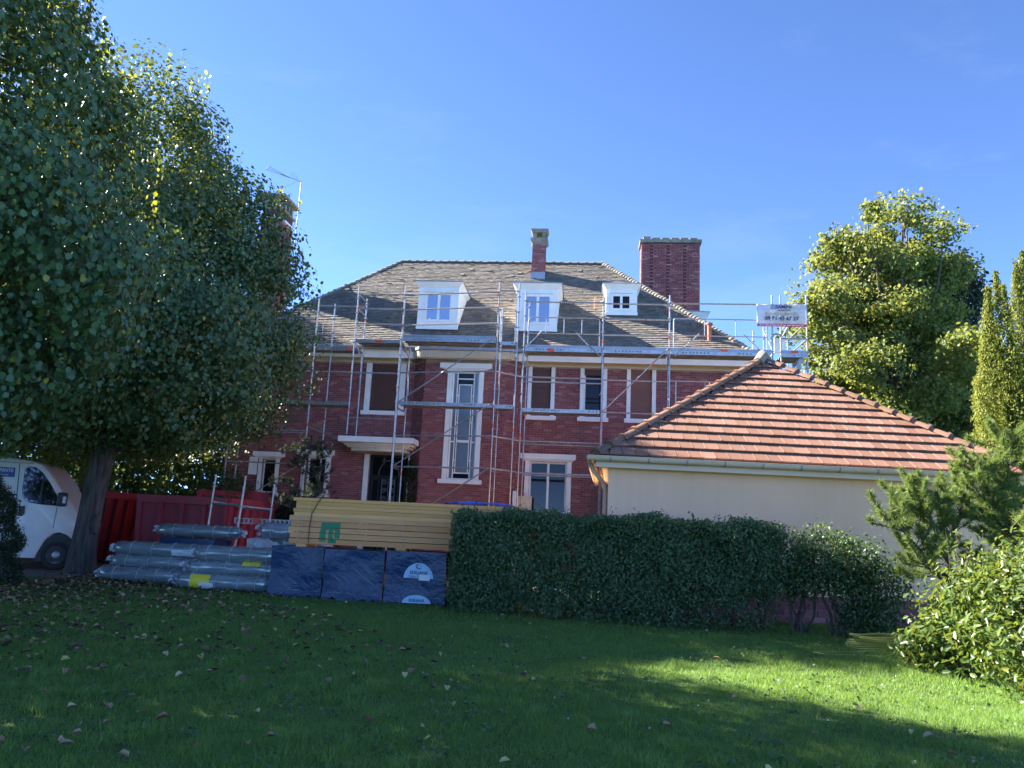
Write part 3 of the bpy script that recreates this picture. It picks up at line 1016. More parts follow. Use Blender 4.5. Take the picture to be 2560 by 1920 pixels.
cc_.hexa([(.19, 3.4, 12.62), (.73, 3.4, 12.62), (.73, 3.92, 12.62), (.19, 3.92, 12.62)], [(.12, 3.33, 12.7), (.8, 3.33, 12.7), (.8, 3.99, 12.7), (.12, 3.99, 12.7)])
cc_.box(.12, .8, 3.33, 3.99, 12.7, 12.82)
cc_.hexa([(.16, 3.37, 13.06), (.76, 3.37, 13.06), (.76, 3.95, 13.06), (.16, 3.95, 13.06)], [(.11, 3.32, 13.2), (.81, 3.32, 13.2), (.81, 4.0, 13.2), (.11, 4.0, 13.2)])
for a in (.2, .56):
    for b in (3.41, 3.75):
        cc_.box(a, a + .16, b, b + .16, 12.82, 13.06)
cc_.build('chimney_cap', 'concrete', ch)
ck = MB().box(4.62, 6.95, 5.5, 6.3, 8.2, 13.5)
ch = ck.build('wide_chimney', 'dark_brick', house)
cb = MB(); chimney_bricks(cb, 4.62, 6.95, 5.5, 6.3, 8.6, 13.46, True); cb.build('brickwork', 'brick', ch, kind='stuff')
MB().box(4.52, 7.05, 5.4, 6.4, 13.48, 13.62).build('chimney_slab', 'concrete', ch)
for k in range(6):
    x = 4.66 + k * .385
    q = MB()
    h = .17 if k == 0 else .12
    q.hexa([(x + .05, 5.6, 13.62), (x + .27, 5.6, 13.62), (x + .27, 6.2, 13.62), (x + .05, 6.2, 13.62)], [(x, 5.55, 13.62 + h), (x + .32, 5.55, 13.62 + h), (x + .32, 6.25, 13.62 + h), (x, 6.25, 13.62 + h)])
    q.build('flue_cap', 'concrete', ch)
ck = MB().box(-10.4, -9.66, 2.12, 3.28, 7.2, 13.05)
ch = ck.build('end_chimney', 'mortar', house)
cb = MB(); chimney_bricks(cb, -10.4, -9.66, 2.12, 3.28, 8.2, 13.02, True); cb.build('brickwork', 'brick', ch, kind='stuff')
q = MB().box(-10.46, -9.6, 2.06, 3.34, 13.05, 13.12); q.build('white_band', 'white', ch)
q = MB().box(-10.4, -9.66, 2.12, 3.28, 13.12, 13.42)
q.build('chimney_neck', 'dark_brick', ch)
q = MB().box(-10.48, -9.58, 2.04, 3.36, 13.42, 13.5)
for y in (2.1, 2.48, 2.82, 3.16):
    q.box(-10.38, -9.68, y, y + .14, 13.5, 13.93)
q.box(-10.38, -10.2, 2.24, 3.16, 13.5, 13.93)
q.box(-10.62, -9.5, 1.92, 3.46, 13.93, 14.03)
q.build('chimney_cap', 'concrete', ch)
# roof vent pipes
q = MB().tube((6.55, -.05 + .2, ZE + SL * .75 - .1), (6.55, .15, ZE + SL * .75 + .5), .075, 10).tube((6.55, .15, ZE + SL * .75 + .5), (6.55, .15, ZE + SL * .75 + .56), .11, 10)
q.build('vent_pipe', 'clay_pipe', house, True)
MB().tube((2.72, 1.62, 9.4), (2.72, 1.62, 9.88), .035, 8).build('vent_pipe', 'clay_pipe', house, True)
MB().tube((-.75, .2, 7.95), (-.75, .2, 8.05), .03, 8).build('vent_pipe', 'zinc', house, True)
# dark weathered spots: a few slipped tiles
sp = MB()
for _ in range(26):
    t = random.uniform(.15, .92)
    u = random.uniform(EL + 5.5 * t + 2.5, ER - 5.2 * t - .6)
    v = EF + t * (VR - EF); z = ZE + SL * t * (VR - EF)
    w = random.uniform(.08, .2)
    sp.hexa([(u, v - .05, z - .02), (u + w, v - .05, z - .02), (u + w, v + .05, z + .06), (u, v + .05, z + .06)], [(u, v - .07, z + .03), (u + w, v - .075, z + .03), (u + w, v + .03, z + .1), (u, v + .03, z + .1)])
sp.build('slipped_tiles', 'roofside', roof, kind='stuff')

# television antenna on the end chimney
ant = thing('tv_antenna', 'thin television antenna with fish-bone rods above the end chimney', 'antenna', HW(-9.57, 3.5, 12.3), HYAW)
A0 = Vector((-10.2, 5.0, 13.03))
def ab(m):
    m.off = tuple(A0)
    return m
ab(MB().tube((-10.2, 5, 13.03), (-10.2, 5, 15.98), .022, 6)).build('mast', 'zinc', ant)
ab(MB().beam((-10.4, 4.8, 13.65), (-10.2, 5, 13.65), .04, .04).beam((-10.4, 4.8, 13.2), (-10.2, 5, 13.2), .04, .04)).build('wall_bracket', 'zinc', ant)
ab(MB().tube((-10.2, 5, 15.98), (-11.0, 4.7, 16.2), .015, 6)).build('boom', 'zinc', ant)
for k in range(3):
    x = -10.35 - k * .1
    ab(MB().tube((x, 4.95, 16.02 + .03 * k), (x - .13, 4.95, 16.38 + .03 * k), .008, 5)).build('rod', 'zinc', ant)
for k in range(3):
    ab(MB().tube((-10.62, 4.85, 16.08), (-11.55, 4.6 + (k - 1) * .12, 16.42 + (k - 1) * .13), .011, 5)).build('director_arm', 'zinc', ant)
ab(MB().tube((-11.55, 4.48, 16.29), (-11.55, 4.72, 16.55), .012, 5)).build('end_bar', 'zinc', ant)
ab(MB().tube((-10.38, 4.95, 15.98), (-10.75, 4.95, 15.75), .008, 5)).build('rod', 'zinc', ant)

# ------------------------------------------------------------------ scaffolding along the front
SO = Vector((0, -1.7, 0))
scaf = thing('facade_scaffold', 'galvanised tube scaffold with steel decks across the house front', 'scaffold', HW(0, -1.7, 0), HYAW)
def sb():
    return MB(tuple(SO))
def standard(par, u, v, z0, z1, marks=(), mk=sb):
    m = mk()
    m.tube((u, v, z0), (u, v, z1), .0242, 8)
    z = math.ceil((z0 - .2) / .5) * .5 + .2
    while z < z1 - .05:
        m.tube((u, v, z - .005), (u, v, z + .005), .06, 8)
        z += .5
    if z0 < .05:
        m.box(u - .075, u + .075, v - .075, v + .075, 0, .012)
    o = m.build('standard', 'steel', par, True)
    for mz in marks:
        mk().tube((u, v, mz), (u, v, mz + .1), .0255, 8).build('paint_mark', 'red_mark', o)
    return o
def rail(par, p, q, name='ledger', r=.0242, mark=None, mk=sb):
    o = mk().tube(p, q, r, 8).build(name, 'steel', par, True)
    if mark is not None:
        p = Vector(p); q = Vector(q)
        a = p.lerp(q, mark); b = p.lerp(q, mark + .035)
        mk().tube(a, b, r + .0013, 8).build('paint_mark', 'red_mark', o)
    return o
def deck(par, u0, u1, v0, v1, z, mk=sb, mark=None, slots=True):
    """two perforated steel planks carried on a slotted edge beam"""
    n = 2
    w = (v1 - v0) / n
    first = None
    for k in range(n):
        a, b = v0 + k * w + .006, v0 + (k + 1) * w - .006
        m = mk()
        m.box(u0, u1, a, a + .055, z - .055, z)
        m.box(u0, u1, b - .055, b, z - .055, z)
        # pierced web
        x = u0
        g = 0
        ca, cb = a + .055, b - .055
        mid = (ca + cb) / 2
        m.box(u0, u1, ca, mid - .022, z - .012, z - .003).box(u0, u1, mid + .022, cb, z - .012, z - .003)
        while x < u1 - .1:
            hole = (g % 14) not in (0, 1, 2, 10, 11, 12, 13)
            x2 = min(x + (.045 if hole else .13), u1)
            m.box(x, x2, mid - .022, mid + .022, z - .012, z - .003)
            x = x2 + (.055 if hole else 0)
            g += 1
        o = m.build('deck_plank', 'deck', par)
        first = first or o
    m = mk()
    m.box(u0, u1, v0 - .03, v0 - .002, z + .0, z + .03).box(u0, u1, v0 - .03, v0 - .002, z - .085, z - .045)
    x = u0
    g = 0
    while x < u1 - .01:
        big = (g % 16) in (0, 9, 10, 11)
        x2 = min(x + (.28 if big else .055), u1)
        m.box(x, x2, v0 - .03, v0 - .002, z - .045, z)
        x = x2 + (.0 if big else .055)
        g += 1
    o = m.build('slotted_edge_beam', 'steel', par)
    if mark is not None:
        mk().box(u0 + (u1 - u0) * mark, u0 + (u1 - u0) * mark + .2, v0 - .034, v0 - .0305, z - .08, z + .02).build('paint_mark', 'red_mark', o)
    return first
def toe(par, u0, u1, v, z, mk=sb, mark=None):
    o = mk().box(u0, u1, v - .02, v + .005, z + .035, z + .15).build('toe_board', 'zinc', par)
    if mark is not None:
        mk().box(mark, mark + .22, v - .0235, v - .0202, z + .05, z + .14).build('paint_mark', 'red_mark', o)
def guard(par, u0, u1, v, z0, z1, mk=sb, corner=.12, bars=2):
    m = mk()
    m.path([(u0, v, z0), (u0, v, z1 - corner), (u0 + corner * .3, v, z1 - corner * .3), (u0 + corner, v, z1), (u1 - corner, v, z1), (u1 - corner * .3, v, z1 - corner * .3), (u1, v, z1 - corner), (u1, v, z0)], .019, 8)
    m.tube((u0, v, z0 + (z1 - z0) * .5), (u1, v, z0 + (z1 - z0) * .5), .017, 8)
    for k in range(1, bars + 1):
        u = u0 + (u1 - u0) * k / (bars + 1)
        m.tube((u, v, z0 + (z1 - z0) * .5), (u, v, z1), .014, 8)
    return m.build('guard_frame', 'steel', par, True)

vo, vi = -1.7, -.95
bo, bi = -2.2, -1.45
# standards
for u, v, z0, z1, mk_ in [(-8.9, vo, 0, 7.6, ()), (-8.9, vi, 0, 7.4, ()), (-6.33, vo, 0, 8.9, (4.4,)), (-6.04, vi, 0, 8.7, (4.7,)),
                          (-5.02, vo, 4.21, 9.12, (4.95,)), (-4.95, vi, 4.21, 8.9, (8.1,)), (-3.46, vo, 0, 9.14, (7.75, 5.7)), (-3.30, vi - .2, 0, 7.15, (3.0,)),
                          (-3.36, bo, 0, 7.3, ()), (-.30, bo, 0, 9.14, (8.35, 4.5)), (-.26, bi, 0, 8.5, ()), (.32, bo + .1, 0, 9.14, (4.4,)), (.50, vo, 0, 9.0, (4.3,)), (.56, vi, 0, 8.9, (4.95,)),
                          (2.98, vo, 0, 9.0, (7.35, 4.75)), (3.02, vi, 0, 7.3, ()), (5.05, vo, 0, 8.95, (7.5, 8.4)), (5.08, vi, 0, 7.3, ())]:
    standard(scaf, u, v, z0, z1, mk_)
# decks and edge boards
deck(scaf, -8.9, -5.06, vi - .2, -.62, 7.12, mark=.9)
deck(scaf, -4.98, -3.5, vo, vi, 7.28, mark=.45)
deck(scaf, -3.30, -.34, bo, bi, 7.24)
deck(scaf, -.2, .3, bo + .1, bi, 7.2)
deck(scaf, .54, 2.94, vo, vi, 7.12, mark=.3)
deck(scaf, 3.02, 5.01, vo, vi, 7.12)
deck(scaf, 5.09, 8.1, vo, vi, 7.12)
toe(scaf, -3.30, -.34, bo, 7.22)
toe(scaf, .54, 2.94, vo, 7.1)
toe(scaf, 3.02, 5.01, vo, 7.1)
toe(scaf, 5.09, 8.1, vo, 7.1, mark=6.6)
deck(scaf, -8.9, -5.06, vo, vi, 5.2)
deck(scaf, -3.30, -.34, bo, bi, 5.2)
deck(scaf, -.26, .28, bo, bi, 5.18)
deck(scaf, .54, 2.94, vo, vi, 5.18)
deck(scaf, 5.09, 8.1, vo, vi, 5.18)
# guard rails above the upper deck
for i, z in enumerate((8.84, 8.34, 7.82)):
    rail(scaf, (-5.02, vo, z), (-3.46, vo, z), 'guard_rail')
    rail(scaf, (-3.46, vo - (.0), z - .02), (-.30, bo, z - .02), 'guard_rail', mark=(.97 if i == 0 else None))
    rail(scaf, (-5.02, vo, z), (-4.95, vi, z - .06), 'guard_rail')
    rail(scaf, (2.98, vo, z - .2), (5.05, vo, z - .2), 'guard_rail', mark=(.08 if i == 0 else (.62 if i == 1 else None)))
rail(scaf, (-.30, bo, 8.88), (.32, bo + .1, 8.88), 'guard_rail', mark=.3)
rail(scaf, (.50, vo, 8.66), (2.98, vo, 8.66), 'guard_rail')
rail(scaf, (-8.9, vi, 8.6), (-5.02, vi, 8.62), 'guard_rail', mark=.94)
rail(scaf, (5.05, vo, 8.68), (8.17, vo, 8.70), 'guard_rail')
guard(scaf, .62, 2.88, vo + .03, 7.12, 8.16, bars=3)
guard(scaf, 5.18, 8.02, vo + .03, 7.12, 8.20, corner=.05, bars=2)
guard(scaf, 5.25, 7.9, vo + .03, 5.18, 6.2, corner=.05, bars=2)
guard(scaf, -8.7, -5.15, vi - .18, 7.12, 8.1, corner=.05, bars=2)
guard(scaf, -.22, .26, bo + .05, 7.2, 8.25, corner=.06, bars=0)
# ledgers
for z in (6.2, 4.18, 3.2, 1.2):
    rail(scaf, (-8.9, vo, z), (-6.33, vo, z))
    if z > 5:
        rail(scaf, (-6.33, vo, z), (-5.02, vo, z))
        rail(scaf, (-5.02, vo, z), (-3.46, vo, z), mark=.83)
    rail(scaf, (-3.46, vo, z + .03), (-.30, bo, z + .06))
    rail(scaf, (-.30, bo, z + .06), (.50, vo, z))
    rail(scaf, (.50, vo, z), (2.98, vo, z))
    if z < 6:
        rail(scaf, (.56, vi, z - .01), (3.02, vi, z - .01))
    rail(scaf, (2.98, vo, z - .03), (5.05, vo, z - .03))
    rail(scaf, (5.05, vo, z), (8.17, vo, z))
rail(scaf, (.50, vo, 6.05), (2.98, vo, 6.05))
rail(scaf, (2.98, vo, 5.16), (5.05, vo, 5.14))
rail(scaf, (-5.02, vo, 4.72), (-3.46, vo, 4.72))
rail(scaf, (-6.33, vo, 4.25), (-8.9, vo, 4.25))
# transoms
for u, v0, v1 in ((-8.9, vo, vi), (-3.46, vo, vi), (-.3, bo, bi), (.5, vo, vi), (2.98, vo, vi), (5.05, vo, vi)):
    for z in (7.05, 5.1, 3.2):
        rail(scaf, (u, v0, z), (u + .02, v1, z), 'transom')
rail(scaf, (-6.33, vo, 4.4), (-6.04, vi, 4.3), 'transom')
rail(scaf, (-6.33, vo, 3.2), (-6.04, vi, 3.15), 'transom')
# braces
for p, q in [((-3.42, vo - .06, 5.27), (-.38, bo - .05, 7.33)), ((-3.42, vo - .06, 3.25), (-.38, bo - .05, 5.24)), ((-3.42, vo - .06, 1.25), (-.38, bo - .05, 3.24)),
             ((3.02, vo - .05, 5.16), (5.0, vo - .05, 7.2)), ((-8.8, vo - .05, 1.6), (-6.4, vo - .05, 3.2)), ((.56, vo - .03, 7.15), (1.05, vo - .03, 7.7)),
             ((2.15, vo - .03, 7.66), (2.92, vo - .03, 6.9)), ((5.2, vo - .03, 6.98), (5.95, vo - .03, 7.7)), ((7.3, vo - .03, 7.7), (8.05, vo - .03, 6.95))]:
    rail(scaf, p, q, 'diagonal_brace', .021, mark=.75 if p[2] == 5.16 else None)
for u0, u1 in ((-5.0, -4.6), (-3.4, -3.05)):
    rail(scaf, (u0, vo, 7.2), (u0 + .16, vo + .3, 6.75), 'bracket_arm', .02)
    rail(scaf, (u0 + .16, vo + .3, 6.75), (u0 + .18, vo + .34, 5.6), 'bracket_arm', .02)

# ------------------------------------------------------------------ stair tower at the house end
TO = Vector((8.8, -1.7, 0))
tower = thing('scaffold_stair_tower', 'scaffold tower with access stairs behind the garage roof peak', 'scaffold', HW(*TO), HYAW)
def tb():
    return MB(tuple(TO))
for u, v, z1, mk_ in [(8.17, vo, 9.0, ()), (8.42, vo, 9.0, ()), (9.2, vo, 9.02, ()), (8.42, .6, 8.6, ()), (9.2, .6, 8.6, ()), (8.3, 3.0, 8.1, ()), (9.2, 3.0, 8.4, ()), (7.75, vi, 8.05, ())]:
    standard(tower, u, v, 0, z1, mk_, mk=tb)
deck(tower, 8.45, 9.18, vo, -.7, 7.12, mk=tb)
toe(tower, 8.45, 9.18, vo, 7.1, mk=tb, mark=8.7)
deck(tower, 8.45, 9.18, .62, 2.98, 7.12, mk=tb)
for z in (8.7, 8.15, 7.62):
    rail(tower, (8.42, vo, z), (9.2, vo, z), 'guard_rail', mk=tb)
    rail(tower, (9.2, vo, z), (9.2, .6, z), 'guard_rail', mk=tb)
    rail(tower, (9.2, .6, z), (9.2, 3.0, z), 'guard_rail', mk=tb)
rail(tower, (8.17, vo, 7.75), (8.42, vo, 7.75), 'guard_rail', mk=tb)
for p, q in [((8.42, .6, 7.15), (9.2, .6, 8.6)), ((8.2, vo + .04, 7.2), (8.4, .6, 8.5)), ((9.2, vo, 6.9), (8.6, vo, 5.0)), ((8.5, .6, 7.0), (9.15, 3.0, 8.3)), ((9.2, vo, 5.2), (9.2, .6, 7.1))]:
    rail(tower, p, q, 'diagonal_brace', .02, mk=tb)
for z in (5.2, 3.2, 1.2):
    rail(tower, (8.42, vo, z), (9.2, vo, z), mk=tb)
    rail(tower, (9.2, vo, z), (9.2, .6, z), mk=tb)
st = tb()
for v in (-1.62, -1.0):
    st.beam((9.05, v, 7.05), (8.35, v, 5.3), .03, .12)
stairs = st.build('stair_stringers', 'zinc', tower)
for k in range(8):
    t = (k + .5) / 8
    u = 9.05 - .7 * t; z = 7.05 - 1.75 * t
    tb().box(u - .11, u + .11, -1.6, -1.02, z - .015, z + .015).build('stair_tread', 'zinc', stairs)
tb().box(8.75, 9.12, .55, .58, 7.7, 8.2).build('notice_board', 'white', tower)
# banner
BO = (8.44, -1.76, 8.0)
banner = thing('scaffold_banner', 'half see-through white mesh banner with phone number and red stripe', 'banner', HW(*BO), HYAW)
def bn():
    return MB(BO)
nx, nz = 24, 10
V = []
for j in range(nz + 1):
    for i in range(nx + 1):
        u = 7.70 + 1.49 * i / nx; z = 8.07 + .63 * j / nz
        V.append((u, -1.745 - .012 * math.sin(i * .9 + j * .3) - .008 * math.sin(j * 1.1), z))
F = [(j * (nx + 1) + i, j * (nx + 1) + i + 1, (j + 1) * (nx + 1) + i + 1, (j + 1) * (nx + 1) + i) for j in range(nz) for i in range(nx)]
q = bn().add(V, F)
o = q.build('banner_cloth', 'banner', banner, True)
o.modifiers.new('solid', 'SOLIDIFY').thickness = .002
bn().box(7.70, 9.19, -1.765, -1.755, 7.985, 8.068).build('red_stripe', 'banner_red', banner)
rx = (R(90), 0, 0)
bv = -.03
text('SAMINI', .15, 'navy', banner, (.06, bv, .605), rx, bold=.004)
text('LOCATION', .075, 'navy', banner, (.07, bv, .50), rx)
text('ÉCHAFAUDAGES', .13, 'banner_gold', banner, (.0, bv, .385), rx)
text('09 81 43 67 27', .165, 'navy', banner, (.0, bv, .235), rx, bold=.004)
sm = bn()
x = 7.78
while x < 9.1:
    w = random.uniform(.03, .12)
    sm.box(x, x + w, -1.768, -1.7655, 8.012, 8.04)
    x += w + .03
sm.build('small_print', 'paper', banner)
lg = bn()
for a, b, c, d in ((8.12, 8.25, 8.655, 8.665), (8.12, 8.25, 8.545, 8.555), (8.12, 8.13, 8.555, 8.655), (8.24, 8.25, 8.555, 8.655), (8.175, 8.195, 8.58, 8.62)):
    lg.box(a, b, -1.794, -1.789, c, d)
lg.build('emblem', 'navy', banner)
for u in (7.72, 8.44, 9.17):
    for z in (8.69, 8.0):
        bn().tube((u, -1.77, z), (u, -1.7, z + .02), .006, 5).build('tie', 'paper', banner)

# ------------------------------------------------------------------ garage
GO = Vector((6.2, 18.6, 0))
garage = thing('garage', 'beige rendered garage with red clay tile pyramid roof and brick plinth', 'garage', GO)
def gb_():
    return MB(tuple(GO))
GX0, GX1, GY0, GY1 = 1.62, 10.03, 14.55, 22.6
GZ = 2.93
AP = Vector((6.2, 18.6, 5.84))
wx0, wx1, wy0, wy1 = 1.95, 9.7, 15.0, 22.2
SKX = 1.05      # the side wall runs back slightly askew
gb_().hexa([(wx0, wy0, .5), (wx1, wy0, .5), (wx1, wy1, .5), (wx0 + SKX, wy1, .5)], [(wx0, wy0, 2.86), (wx1, wy0, 2.86), (wx1, wy1, 2.86), (wx0 + SKX, wy1, 2.86)]).build('wall', 'garage_wall', garage)
pl = gb_().hexa([(wx0 + .012, wy0 + .012, 0), (wx1 - .012, wy0 + .012, 0), (wx1 - .012, wy1, 0), (wx0 + SKX + .012, wy1, 0)], [(wx0 + .012, wy0 + .012, .52), (wx1 - .012, wy0 + .012, .52), (wx1 - .012, wy1, .52), (wx0 + SKX + .012, wy1, .52)]).build('plinth', 'mortar', garage)
me_cache = {}
z = 0.0
r = 0
while z < .5:
    L, H = .32, .125
    x = wx0 - (L / 2 if r % 2 else 0)
    while x < wx1:
        a, b = max(x, wx0) + .006, min(x + L, wx1) - .006
        x += L
        if b - a < .04:
            continue
        k = round(b - a, 3)
        if k not in me_cache:
            q = MB().box(0, k, -.018, .014, 0, H - .014)
            me_cache[k] = q.mesh('brick')
            me_cache[k].materials.append(M['brick_o'])
        o = link('brick', me_cache[k], None, pl)
        o.location = (a - GO.x, wy0 + random.uniform(-.003, .003) - GO.y, z + .006)
    z += H
    r += 1
# eaves board, soffit
gb_().box(GX0 + .04, GX1 - .04, GY0 + .1, GY0 + .13, 2.73, 2.9).hexa([(GX0 + .1, GY0 + .13, 2.73), (GX0 + .13, GY0 + .13, 2.73), (GX0 + .13 + SKX, GY1 - .1, 2.73), (GX0 + .1 + SKX, GY1 - .1, 2.73)], [(GX0 + .1, GY0 + .13, 2.9), (GX0 + .13, GY0 + .13, 2.9), (GX0 + .13 + SKX, GY1 - .1, 2.9), (GX0 + .1 + SKX, GY1 - .1, 2.9)]).box(GX1 - .13, GX1 - .1, GY0 + .13, GY1 - .1, 2.73, 2.9).build('eaves_board', 'gutter', garage)
gb_().prism([(GX0 + .15, GY0 + .13), (GX1 - .13, GY0 + .13), (GX1 - .13, GY1 - .13), (GX0 + SKX + .15, GY1 - .13)], 2.865, 2.885, 'z').build('soffit', 'white', garage)
# gutters: half-round trough
def trough(p, q, r, name):
    p = Vector(p); q = Vector(q)
    d = (q - p).normalized()
    s = d.cross(Vector((0, 0, 1)))
    m = gb_()
    n = 9
    V = []
    for rr in (r, r - .008):
        for e in (p, q):
            for k in range(n):
                a = math.pi * k / (n - 1)
                V.append(e + s * rr * math.cos(a) - Vector((0, 0, 1)) * rr * math.sin(a) * 1.05)
    F = []
    for k in range(n - 1):
        F.append((k, k + 1, n + k + 1, n + k))
        F.append((2 * n + k, 3 * n + k, 3 * n + k + 1, 2 * n + k + 1))
    F += [(0, n, 3 * n, 2 * n), (n - 1, 3 * n - 1, 4 * n - 1, 2 * n - 1)]
    F.append(tuple(range(n))); F.append(tuple(range(2 * n - 1, n - 1, -1)))
    m.add(V, F)
    m.tube(p + s * r, q + s * r, .012, 6).tube(p - s * r, q - s * r, .012, 6)
    return m.build(name, 'gutter', garage, True)
gut = trough((GX0 - .14, GY0 - .03, 2.92), (GX1 + .12, GY0 - .03, 2.92), .085, 'gutter')
trough((GX0 - .06 + SKX, GY1, 2.92), (GX0 - .06, GY0 + .06, 2.92), .085, 'gutter')
for k in range(13):
    x = GX0 + .3 + k * .72
    if x < GX1:
        m = gb_()
        m.path([(x, GY0 - .03 + .09 * math.cos(a), 2.92 - .096 * math.sin(a)) for a in np.linspace(0, math.pi, 9)], .009, 5)
        m.build('gutter_bracket', 'zinc', gut)
gb_().path([(GX0 + .02, 15.3, 2.84), (GX0 + .08, 15.3, 2.7), (wx0 - .03, 15.35, 2.45), (wx0 - .01, 15.35, 2.3), (wx0 - .01, 15.35, .0)], .045, 10).build('downpipe', 'gutter', garage, True)
# roof body + tiles
rb = gb_()
zz = GZ - .03
rb.add([(GX0, GY0, zz), (GX1, GY0, zz), (GX1, GY1, zz), (GX0 + SKX, GY1, zz), tuple(AP - Vector((0, 0, .03)))], [(0, 1, 4), (1, 2, 4), (2, 3, 4), (3, 0, 4), (0, 3, 2, 1)])
groof = rb.build('roof', 'gtile_i', garage)
E0 = Vector((GX0, GY0, GZ)); E1 = Vector((GX1, GY0, GZ))
sd_ = Vector((0, AP.y - GY0, AP.z - GZ)); SLN = sd_.length; sdn = sd_.normalized(); nrm = Vector((0, -sdn.z, sdn.y))
EXPO, TW = SLN / 14.15, .252
def tile_mesh(w, la, cut0=None, cut1=None):
    """interlocking tile: local x along eave, y up slope, z normal; nose at y=0"""
    c0 = cut0 if cut0 is not None else (0, 0)
    c1 = cut1 if cut1 is not None else (w, w)
    L = EXPO * 1.12
    th0, th1 = .062, .014
    m = MB()
    ov = .004
    b0, b1 = c0[0] + ov, c1[0] - ov
    t0, t1 = c0[1] + ov, c1[1] - ov
    if t1 - t0 < .004:
        t1 = t0 + .004
    m.hexa([(b0, 0, th0 - .026), (b1, 0, th0 - .026), (t1, L, .0), (t0, L, .0)], [(b0, 0, th0), (b1, 0, th0), (t1, L, th1), (t0, L, th1)])
    if cut0 is None and cut1 is None:
        for x in (.2, .5, .8):
            m.box(w * x - .012, w * x + .012, -.006, .03, th0 - .038, th0 - .02)
        m.hexa([(ov, .01, th0 - .004), (.022, .01, th0 - .004), (.022, L * .9, th1 + .002), (ov, L * .9, th1 + .002)], [(ov + .004, .01, th0 + .007), (.018, .01, th0 + .007), (.018, L * .9, th1 + .009), (ov + .004, L * .9, th1 + .009)])
    return m.mesh('tile')
full = tile_mesh(TW, 1)
full.materials.append(M['gtile'])
Rm = Matrix(((1, 0, 0), (0, sdn.y, -sdn.z), (0, sdn.z, sdn.y))).to_euler()
ntile = 0
for i in range(14):
    s0, s1 = i * EXPO, min((i + 1.1) * EXPO, SLN - .01)
    lim = lambda s: (GX0 + (AP.x - GX0) * s / SLN, GX1 + (AP.x - GX1) * s / SLN)
    a0, b0 = lim(s0); a1, b1 = lim(s1)
    x = GX0 + (TW / 2 if i % 2 else 0) - TW + .03
    jit = random.uniform(-.012, .012)
    while x < b0:
        xx = x + jit
        x += TW
        l0, r0 = xx, xx + TW
        if r0 < a0 + .02 or l0 > b0 - .02:
            continue
        if l0 >= a1 and r0 <= b1:
            me = full
        else:
            me = tile_mesh(TW, 1, (max(0, a0 - l0), min(TW - .01, max(0, a1 - l0))), (min(TW, b0 - l0), max(.01, min(TW, b1 - l0))))
            me.materials.append(M['gtile'])
        o = link('roof_tile', me, None, groof)
        p = E0 + sdn * s0
        o.location = (l0 - GO.x, p.y - GO.y, p.z - GO.z + random.uniform(0, .005))
        o.rotation_euler = (Rm.x + random.uniform(-.007, .004), Rm.y + random.uniform(-.006, .006), random.uniform(-.006, .006))
        ntile += 1
# other three slopes: courses joined
ot = gb_()
def courses(c0, c1):
    c0 = Vector(c0); c1 = Vector(c1)
    ap = Vector((AP.x, AP.y, AP.z))
    n = 14
    nn = (c1 - c0).cross(ap - c0).normalized()
    for i in range(n):
        t0, t1 = i / n, min((i + 1.1) / n, .995)
        p0, p1 = c0.lerp(ap, t0), c1.lerp(ap, t0)
        q0, q1 = c0.lerp(ap, t1), c1.lerp(ap, t1)
        k = max(1, int((p1 - p0).length / TW))
        for j in range(k):
            a, b = j / k, (j + .97) / k
            w = [p0.lerp(p1, a), p0.lerp(p1, b), q0.lerp(q1, b), q0.lerp(q1, a)]
            ot.hexa([w[0] + nn * .02, w[1] + nn * .02, w[2], w[3]], [w[0] + nn * .05, w[1] + nn * .05, w[2] + nn * .014, w[3] + nn * .014])
courses((GX1, GY0, GZ), (GX1, GY1, GZ)); courses((GX1, GY1, GZ), (GX0 + SKX, GY1, GZ)); courses((GX0 + SKX, GY1, GZ), (GX0, GY0, GZ))
ot.build('roof_tiling', 'gtile_i', groof, kind='stuff')
ap_l = AP - GO
tile_line((GX0 - GO.x + .03, GY0 - GO.y + .03, GZ + .03), ap_l + Vector((-.1, -.1, .0)), .46, .105, 'hiptile', groof, 'hip_tile', step=.41, r2=.085, wob=.012, n=9)
tile_line((GX1 - GO.x - .03, GY0 - GO.y + .03, GZ + .03), ap_l + Vector((.1, -.1, .0)), .46, .105, 'hiptile', groof, 'hip_tile', step=.41, r2=.085, wob=.012, n=9)
tile_line((GX0 + SKX - GO.x + .03, GY1 - GO.y - .03, GZ + .03), ap_l, .46, .105, 'hiptile', groof, 'hip_tile', step=.41, r2=.085, wob=.012, n=9)
tile_line((GX1 - GO.x - .03, GY1 - GO.y - .03, GZ + .03), ap_l, .46, .105, 'hiptile', groof, 'hip_tile', step=.41, r2=.085, wob=.012, n=9)
fn = gb_()
fn.path([(AP.x - .18, AP.y - .16, AP.z - .05), (AP.x - .02, AP.y - .02, AP.z + .14), (AP.x + .1, AP.y - .02, AP.z + .02)], [.13, .17, .12], 8)
fn.build('apex_block', 'concrete', groof, bevel=.02)

